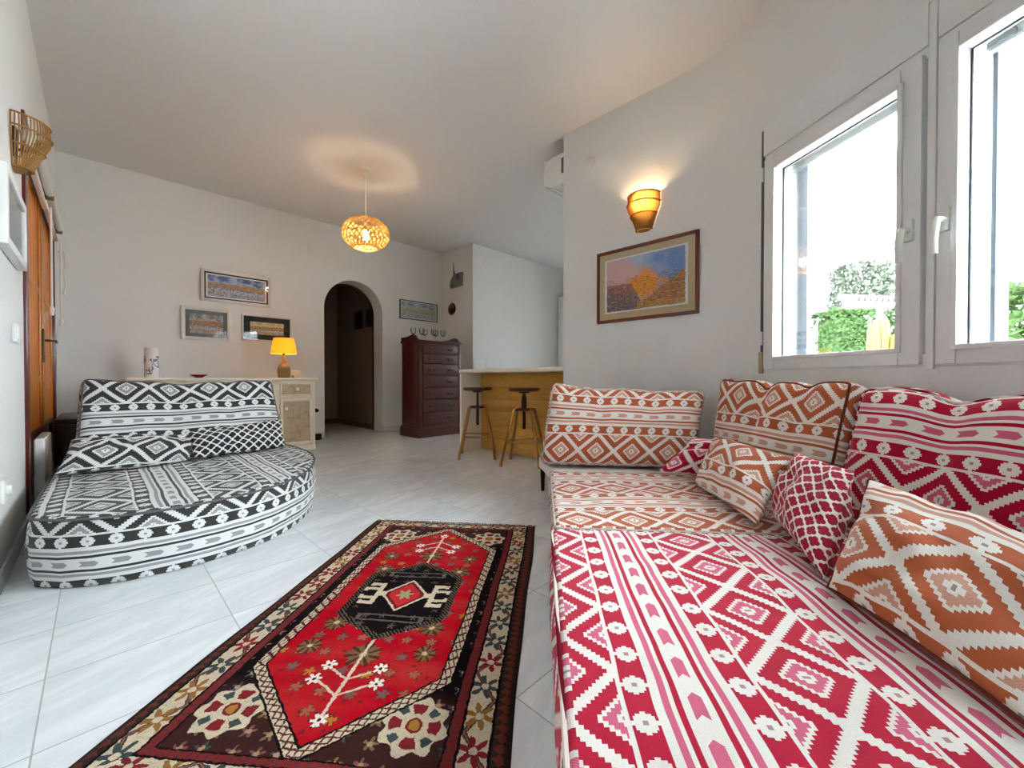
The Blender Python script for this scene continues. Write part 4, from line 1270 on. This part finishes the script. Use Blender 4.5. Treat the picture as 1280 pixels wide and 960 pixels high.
# ------------------------------------------------------------ pictures
def art(kind, name):
    m, b = newmat(name, 0.5, 0.3)
    x, y, _ = sep(coords('UV'))
    uv = vec(x, y)
    n1 = noi(vec(x * 2.2, y * 1.5), 2.5, 5, .65); n2 = noi(vec(x * 5.0, y * 9.0), 3.0, 4, .7); n3 = noi(vec(x * 9.0 + 4.0, y * 3.0), 3.0, 3, .7)
    yy = y + (n1 - .5) * .25
    if kind == 'mountain':
        c = mixc(rgb(176, 192, 214), rgb(104, 142, 200), ramp01(x * .8 + n1, .75, 1.15))
        c = mixc(c, rgb(196, 176, 150), ramp01(n2, .5, .7) * .6)
        c = mixc(c, rgb(226, 168, 160), ramp01(.62 - x + n1 * .6 - ab(y - .68), .25, .5) * .8)
        c = mixc(c, rgb(240, 150, 24), ramp01(.34 - ab(x - .50) - ab(y - .45) * .9 + (n1 - .5) * .6, 0, .16))
        cl = (yy < .50 - mx(x - .36, 0.0) * 3.2) & (x < .48)
        cliff = mixc(rgb(116, 104, 112), rgb(190, 106, 54), ramp01(n2 * .7 + y * .7, .45, .8))
        cliff = mixc(cliff, rgb(120, 140, 156), ramp01(n3, .55, .66) * inv(ramp01(y, .3, .42)))
        c = mixc(c, cliff, cl)
        sl = (yy < (x - .44) * .95 + .10) & (x > .42)
        slope = mixc(rgb(150, 112, 68), rgb(206, 130, 40), ramp01(n2, .4, .62))
        slope = mixc(slope, rgb(92, 76, 88), ramp01(n3, .55, .7))
        c = mixc(c, slope, sl & (yy < .62))
        c = mixc(c, rgb(190, 140, 70), (yy < .14) & (x > .42))
        c = mixc(c, rgb(58, 48, 56), ramp01(noi(vec(x * 14.0, y * 22.0), 2.0, 4, .7), .50, .62) * .7 * (yy < .6))
        c = mixc(c, rgb(236, 196, 150), ramp01(noi(vec(x * 12.0 + 7.0, y * 16.0), 2.0, 4, .7), .52, .64) * .5 * (y < .6))
        edge = mn(mn(x, 1.0 - x), mn(y, 1.0 - y)) + (n2 - .5) * .05
        c = mixc(c, rgb(226, 224, 220), edge < .03)
    else:
        par = {'harbour': (rgb(176, 190, 214), rgb(88, 112, 160), rgb(186, 142, 74), rgb(120, 132, 150)),
               'boats': (rgb(190, 184, 178), rgb(120, 124, 126), rgb(166, 110, 50), rgb(116, 112, 112)),
               'village': (rgb(222, 206, 174), rgb(196, 176, 130), rgb(176, 130, 60), rgb(120, 106, 92)),
               'sea': (rgb(186, 198, 208), rgb(128, 146, 160), rgb(196, 176, 130), rgb(132, 136, 136))}[kind]
        c = mixc(par[0], par[1], ramp01(n1 + (y - .8) * .4, .45, .56))
        c = mixc(c, par[2], (ab(yy - .52) < .13) & (n2 > .44))
        c = mixc(c, par[3], (yy < .42) & (n3 > .5))
        c = mixc(c, rgb(212, 206, 198), (yy < .36) & (n2 > .52))
        c = mixc(c, rgb(84, 76, 74), (ab(n3 - .56) < .012) & (yy < .6))
        c = mixc(c, par[2], (yy < .2) & (n2 > .55))
    setc(b, c)
    return m
for k in ('mountain', 'harbour', 'boats', 'village', 'sea'): MAT['art_' + k] = art(k, 'painting_' + k)
def picture(name, label, origin, ux, w, h, fw, mw, fmat, mmat, amat, depth=0.03, glass=True):
    """hangs on a wall: origin = lower left corner seen from the room, ux = direction to the right along the wall"""
    ux = Vector(ux).normalized(); nz = Vector((ux.y, -ux.x, 0))
    t = thing(name, label, 'picture', origin, math.atan2(ux.y, ux.x))
    # local x right, local -y out of the wall
    bm = BM()
    bx(bm, 0, -depth, 0, fw, -.001, h, .003); bx(bm, w - fw, -depth, 0, w, -.001, h, .003)
    bx(bm, fw, -depth, 0, w - fw, -.001, fw, .003); bx(bm, fw, -depth, h - fw, w - fw, -.001, h, .003)
    obj('frame', bm, fmat, t)
    bm = BM(); bx(bm, fw - .004, -depth * .55, fw - .004, w - fw + .004, -.002, h - fw + .004); obj('mount', bm, mmat, t)
    x0, x1, z0, z1 = fw + mw[0], w - fw - mw[0], fw + mw[1], h - fw - mw[1]
    bm = BM(); uvl = bm.loops.layers.uv.new('UVMap')
    yb = -depth * .55 - .0015
    q = [bm.verts.new(p) for p in ((x0, yb, z0), (x1, yb, z0), (x1, yb, z1), (x0, yb, z1))]
    f = bm.faces.new(q)
    for lp, uv in zip(f.loops, ((0, 0), (1, 0), (1, 1), (0, 1))): lp[uvl].uv = uv
    r = bmesh.ops.extrude_face_region(bm, geom=[f])
    bmesh.ops.translate(bm, verts=[v for v in r['geom'] if isinstance(v, bmesh.types.BMVert)], vec=(0, -.0012, 0))
    obj('artwork', bm, amat, t, smooth=False)
    if glass:
        bm = BM(); bx(bm, fw - .002, -depth * .8, fw - .002, w - fw + .002, -depth * .8 + .002, h - fw + .002); obj('glass', bm, 'picglass', t, smooth=False)
    return t
MAT['frame_pale'] = plain('pale_grey_frame', rgb(218, 214, 208), 0.45, 0.3, var=0.03)
picture('picture', 'wide blue and ochre harbour picture in a white frame, uppermost of the three', (0.998, -.001, 1.553), (1, 0, 0), .647, .336, .030, (.030, .028), 'frame_pale', 'white', 'art_harbour')
box('inner_line', (0, 0, 0), (.001, .001, .001), 'darkmat') if False else None
picture('picture', 'small grey-matted picture in a wide white frame, lower left of the three', (0.836, -.001, 1.138), (1, 0, 0), .422, .340, .034, (.036, .036), 'frame_pale', 'slate', 'art_boats')
picture('picture', 'small charcoal-matted picture in a thin white frame behind the lit table lamp', (1.360, -.001, 1.166), (1, 0, 0), .496, .284, .014, (.065, .058), 'frame_pale', 'darkmat', 'art_village')
picture('picture', 'long narrow picture in a dark thin frame above the tallboy', (3.297, -.001, 1.613), (1, 0, 0), .645, .274, .012, (.014, .014), 'darkgrey', 'white', 'art_sea')
picture('picture', 'orange mountain landscape picture in a red-brown frame under the lit sconce', (2.899, -3.583, 1.145), (0, -1, 0), .740, .525, .022, (.045, .045), 'picframe', 'beigemat', 'art_mountain', .022)
MAT['greyart'] = plain('pale_grey_print', rgb(176, 182, 182), 0.4, 0.4, var=0.06, scale=6)
t = picture('picture', 'deep white box-framed picture below the unlit wicker sconce', (0.001, -3.0, 1.21), (0, 1, 0), .54, .285, .032, (.02, .02), 'white', 'greyart', 'greyart', .03)
# charcoal line round the harbour picture
bm = BM()
for (a, b) in (((.030, .030), (.617, .044)), ((.030, .292), (.617, .306)), ((.030, .044), (.044, .292)), ((.603, .044), (.617, .292))):
    bx(bm, a[0], -.021, a[1], b[0], -.015, b[1], 0)
hp = [o for o in bpy.data.objects if o.get('label', '').startswith('wide blue')][0]
obj('inner_border', bm, 'darkmat', hp, smooth=False)['label'] = 'charcoal inner border'
# dark frames in the corridor
for (o_, ux, w, h, lab) in (((3.059, 0.90, 1.50), (0, -1, 0), .24, .27, 'black framed picture deep in the dark corridor'), ((3.059, 0.50, 1.50), (0, -1, 0), .22, .27, 'black framed picture in the corridor nearest the arch edge'), ((2.33, 1.599, 1.13), (1, 0, 0), .34, .52, 'tall black frame on the end wall of the corridor')):
    picture('picture', lab, o_, ux, w, h, .02, (.02, .02), 'black', 'black', 'black', .025, False)

# ------------------------------------------------------------ lamps
def sconce(label, loc, rz, mat, lit):
    t = thing('wall_sconce', label, 'wall lamp', loc, rz)       # local -y points into the room
    # half basket of upright canes on three hoops
    def rad(z): # z 0..0.24
        s = z / .24
        return .052 + .060 * min(1.0, (s / .66)) ** 1.05 - .006 * max(0, (s - .75) / .25)
    bm = BM()
    nst = 38 if lit else 30
    for k in range(nst):
        a = PI + PI * k / (nst - 1)
        pts = [(rad(z) * math.cos(a) * 1.0, rad(z) * math.sin(a) * 1.05 - .004, z) for z in (0.0, .05, .10, .15, .20, .24)]
        tube(bm, pts, .0028, 5)
    obj('cane_basket', bm, mat, t)
    for z in (.005, .10, .175, .235):
        bm = BM(); tube(bm, [((rad(z) + .004) * math.cos(PI + PI * k / 24), (rad(z) + .004) * 1.05 * math.sin(PI + PI * k / 24) - .004, z) for k in range(25)], .0042, 6)
        obj('hoop', bm, mat, t)
    if lit:
        bm = BM()
        rows = []
        for z in (.0, .05, .10, .15, .20, .235):
            rows.append([bm.verts.new(((rad(z) - .006) * math.cos(PI + PI * k / 24), (rad(z) - .006) * 1.05 * math.sin(PI + PI * k / 24) - .004, z)) for k in range(25)])
        for a, b in zip(rows[:-1], rows[1:]):
            for k in range(24): bm.faces.new((a[k], a[k + 1], b[k + 1], b[k]))
        bmesh.ops.solidify(bm, geom=list(bm.faces), thickness=.001)
        obj('liner', bm, 'paperliner', t)
    bm = BM(); bx(bm, -.03, -.014, .06, .03, 0, .20, .003); tube(bm, [(0, -.01, .10), (0, -.045, .10), (0, -.05, .125)], .008, 8); obj('wall_bracket', bm, 'darkmetal', t)
    bm = BM(); lathe(bm, [(0, 0), (.012, .002), (.014, .02), (.026, .05), (.024, .07), (0, .085)], (0, -.05, .125), 16); b = obj('bulb', bm, 'bulb_sconce' if lit else 'white', t)
    bm = BM(); lathe(bm, [(0, .004), (.046, .004), (.046, .0), (.02, -.006), (0, -.006)], n=24)
    for v in bm.verts: v.co.y = -abs(v.co.y) if v.co.y < 0 else 0.0
    obj('base_cap', bm, mat, t)
    return t
sL = sconce('lit wicker wall sconce above the mountain picture', (2.899, -3.955, 1.752), R(-90), 'cane_brown', True)
sU = sconce('unlit wicker wall sconce on the left wall beside the door', (0.001, -2.53, 1.63), R(90), 'wicker', False)
sU.scale = (.9, .9, .88)
# table lamp
lx, ly, lz = 1.608, -0.60, SBZ
t = thing('table_lamp', 'lit stoneware table lamp with amber shade on the cream sideboard', 'lamp', (lx, ly, lz))
bm = BM(); lathe(bm, [(0, 0), (.050, 0), (.056, .012), (.060, .06), (.060, .10), (.050, .128), (.026, .150), (.019, .175), (.018, .23), (.014, .235), (0, .235)], n=32); obj('base', bm, 'stonecer', t)
bm = BM(); lathe(bm, [(.0, .232), (.012, .232), (.012, .275), (.0, .275)], n=16); obj('lamp_holder', bm, 'black', t)
bm = BM(); lathe(bm, [(0, .272), (.014, .275), (.028, .315), (.026, .335), (0, .352)], n=20); obj('bulb', bm, 'bulb_table', t)
bm = BM()
lathe(bm, [(.122, .252), (.094, .415), (.0925, .415), (.1205, .252)], n=40, closed=True)
obj('lamp_shade', bm, 'lampshade', t)
# pendant
px, py = 2.02, -1.609
t = thing('pendant_lamp', 'lit woven globe pendant lamp hanging from the ceiling', 'lamp', (px, py, H))
bm = BM(); lathe(bm, [(0, 0), (.055, 0), (.055, -.018), (.042, -.030), (.006, -.036), (0, -.036)], n=32); obj('ceiling_rose', bm, 'whiteplastic', t)
bm = BM(); tube(bm, [(0, 0, -.034), (0, 0, -.50)], .004, 8); obj('cable', bm, 'whiteplastic', t)
zc = -.605; RXY, RZ = .212, .150
bm = BM()
nh = 26
for d in (1, -1):
    for k in range(nh):
        pts = []
        for j in range(15):
            phi = -R(60) + R(110) * j / 14
            a = 2 * PI * k / nh + d * 1.15 * j / 14
            pts.append((RXY * math.cos(phi) * math.cos(a) * (1.0 + .006 * d), RXY * math.cos(phi) * math.sin(a) * (1.0 + .006 * d), zc + RZ * math.sin(phi)))
        tube(bm, pts, .0068, 5, flat=.35)
obj('lamp_shade', bm, 'wicker_lit', t)
for phi in (-60, -30, -5, 22, 50):
    bm = BM(); r_ = RXY * math.cos(R(phi)); z_ = zc + RZ * math.sin(R(phi))
    tube(bm, [(r_ * math.cos(2 * PI * k / 48), r_ * math.sin(2 * PI * k / 48), z_) for k in range(48)], .006 if abs(phi) > 40 else .004, 6, True)
    obj('hoop', bm, 'wicker_lit', t)
bm = BM(); lathe(bm, [(0, -.50), (.016, -.50), (.018, -.56), (.036, -.575), (.036, -.580), (0, -.580)], n=24); obj('lamp_holder', bm, 'whiteplastic', t)
bm = BM(); lathe(bm, [(0, -.58), (.014, -.585), (.030, -.63), (.026, -.655), (0, -.672)], n=20); obj('bulb', bm, 'bulb_pendant', t)

# ------------------------------------------------------------ small things
t = thing('vase', 'white cylinder vase with a grey branch pattern on the sideboard', 'vase', (0.578, -0.52, SBZ))
m_, b_ = newmat('vase_glaze', 0.25, 0.5)
x, y, z = sep(coords('Object'))
nn = noi(vec(x * 9.0, y * 9.0, z * 4.0), 1.6, 3, .6)
br = (ab(nn - .5) < .022) & (z > .03) & (z < .19)
leafm = noi(vec(x * 30.0, y * 30.0, z * 22.0), 1.0, 2) > .62
setc(b_, mixc(rgb(232, 231, 228), rgb(120, 122, 124), br | (leafm & (ab(nn - .5) < .07) & (z < .19)))); MAT['vase'] = m_
bm = BM(); lathe(bm, [(0, 0), (.046, 0), (.050, .006), (.050, .255), (.047, .260), (.045, .255), (.045, .01), (0, .01)], n=40); obj('body', bm, 'vase', t)
o = BM(); lathe(o, [(0, 0), (.028, 0), (.03, .005), (.062, .024), (.066, .030), (.062, .030), (.03, .011), (0, .009)], n=36)
tag(obj('bowl', o, 'redcer', None, (0.905, -0.55, SBZ)), 'shallow red bowl on the cream sideboard behind the lounge', 'bowl')
# cream block and pebble beside the lamp
t = thing('candle_holder', 'square cream stone candle holder right of the table lamp', 'candle holder', (1.712, -0.60, SBZ))
bm = BM(); bx(bm, -.048, -.03, 0, .048, .03, .082, .014, 3); obj('block', bm, 'candle', t)
bm = BM(); lathe(bm, [(0, .0), (.018, .0), (.018, .003), (.012, .004), (0, .0035)], (0, 0, .082), 20); obj('rim', bm, 'cream', t)
bm = BM(); lathe(bm, [(0, 0), (.012, .003), (.015, .012), (.011, .022), (.007, .026), (.009, .03), (0, .03)], n=16)
tag(obj('trinket', bm, 'stonecer', None, (1.662, -0.70, SBZ)), 'tiny brown pot between table lamp and cream candle holder', 'pot')
# wine glasses on the tallboy
def glass_mesh(s):
    bm = BM()
    lathe(bm, [(0, 0), (.032, 0), (.033, .002), (.006, .006), (.0035, .012), (.0035, .070), (.006, .076), (.028, .092), (.036, .118), (.035, .150), (.031, .168), (.030, .168), (.034, .150), (.0348, .118), (.027, .094), (0, .079)], n=24)
    bmesh.ops.scale(bm, vec=(s, s, s), verts=bm.verts)
    return bm
g0 = obj('wine_glass', glass_mesh(1.0), 'wineglass', None, (0, 0, 0))
spots = [(3.08, -.72, 'leftmost of the stemmed wine glasses standing on the tallboy'), (3.17, -.78, 'second stemmed wine glass from the left on the tallboy'), (3.27, -.70, 'third stemmed wine glass from the left on the tallboy'), (3.345, -.79, 'fourth stemmed wine glass from the left on the tallboy'), (3.425, -.72, 'fifth stemmed wine glass from the left on the tallboy'), (3.50, -.78, 'rightmost of the stemmed wine glasses on the tallboy')]
for i, (x, y, lab) in enumerate(spots):
    g = g0 if i == 0 else g0.copy()
    if i: COL.objects.link(g)
    g.location = (x, y, 1.2251)
    tag(g, lab, 'wine glass', 'wine glasses on the tallboy')
# wall fittings
t = thing('light_switch', 'white wall switch on the left wall beside the door frame', 'switch', (0.001, -2.65, .885))
bm = BM(); bx(bm, 0, 0, 0, .016, .085, .08, .004, 3); obj('plate', bm, 'whiteplastic', t)
for k in range(2):
    bm = BM(); bx(bm, .014, .010 + k * .034, .014, .020, .042 + k * .034, .066, .002); obj('rocker', bm, 'white', t)
t = thing('wall_socket', 'white wall socket low on the left wall near the lounge', 'socket', (0.001, -2.99, .288))
bm = BM(); bx(bm, 0, 0, 0, .012, .085, .085, .004, 3); obj('plate', bm, 'whiteplastic', t)
bm = BM(); tube(bm, [(.010, .042, .042), (.026, .042, .042)], [.02, .017], 16); obj('plug', bm, 'whiteplastic', t)
def plate(label, origin, ux, w, h, d=.004, mat='wall', cat='cover plate'):
    ux = Vector(ux)
    t = thing('cover_plate', label, cat, origin, math.atan2(ux.y, ux.x))
    bm = BM(); bx(bm, 0, -d, 0, w, 0, h, .0015, 2); obj('plate', bm, mat, t)
    for zz in (.02, h - .02):
        bm = BM(); lathe(bm, [(0, 0), (.004, 0), (.004, .002), (0, .002)], n=10); obj('screw', bm, mat, t, (w / 2, -d, zz), (R(90), 0, 0))
plate('white rectangular cover plate high on the back wall left of the arch', (2.058, -.001, 2.27), (1, 0, 0), .118, .165)
plate('white cover plate high on the kitchen wall', (4.10, -.741, 2.345), (1, 0, 0), .12, .165, mat='whiteplastic')
bm = BM(); lathe(bm, [(0, 0), (.045, 0), (.045, .006), (.038, .010), (0, .010)], n=36)
tag(obj('cover_plate', bm, 'wall', None, (2.8995, -3.51, 2.388), (0, R(-90), 0)), 'round white cover plate near the top left of the picture wall', 'cover plate')
t = thing('kitchen_socket', 'small white socket on the kitchen wall above the bar', 'socket', (4.30, -.741, .915))
bm = BM(); bx(bm, 0, -.010, 0, .085, 0, .085, .004, 3); obj('plate', bm, 'whiteplastic', t)
bm = BM(); lathe(bm, [(0, 0), (.02, 0), (.022, .003), (.017, .004), (0, .001)], n=24); obj('outlet', bm, 'white', t, (.0425, -.010, .0425), (R(90), 0, 0))
# grey wall unit and red oval on the side of the block (local x to the right = towards the room)
t = thing('wall_router', 'grey box with a short aerial on the side wall above the tallboy', 'router', (4.054, -.24, 2.12), R(-90))
bm = BM(); prism(bm, [(0, 0.0), (.28, .005), (.285, .20), (.09, .20), (.0, .09)], -.035, 0, 'XZ'); obj('casing', bm, 'greyplastic', t)
bm = BM(); bx(bm, .16, -.038, .10, .24, -.034, .19, .001); obj('dark_panel', bm, 'darkgrey', t)
bm = BM(); bx(bm, .01, -.038, .01, .095, -.034, .05, .001); obj('label_panel', bm, 'darkgrey', t)
bm = BM(); tube(bm, [(.09, -.018, .19), (.08, -.018, .24), (.07, -.018, .27), (.075, -.016, .33), (.06, -.014, .38)], [.014, .010, .006, .006, .004], 8); obj('aerial', bm, 'black', t)
bm = BM(); lathe(bm, [(0, 0), (.078, 0), (.083, .006), (.068, .02), (.03, .03), (0, .033)], n=40)
for v in bm.verts: v.co.y *= 1.2; v.co.x *= 1.12
tag(obj('wall_ornament', bm, 'redlac', None, (4.054, -.25, 1.808), (0, R(-90), 0)), 'glossy dark red oval ornament on the side wall under the grey box', 'ornament')
t = thing('wall_outlet', 'white outlet with a black plug right of the cream sideboard', 'socket', (2.085, -.001, .305))
bm = BM(); bx(bm, 0, -.010, 0, .085, 0, .085, .004, 3); obj('plate', bm, 'whiteplastic', t)
bm = BM(); tube(bm, [(.05, -.008, .042), (.05, -.06, .042)], [.026, .02], 14); obj('plug', bm, 'blackrub', t)
bm = BM(); bx(bm, 0, 0, 0, .07, .05, .075, .008, 3); tube(bm, [(.035, .05, .03), (.035, .09, .012), (-.05, .10, .012)], .006, 8)
tag(obj('power_adapter', bm, 'blackrub', None, (2.07, -0.19, 0.0)), 'black power adapter on the floor beside the cream sideboard', 'adapter')
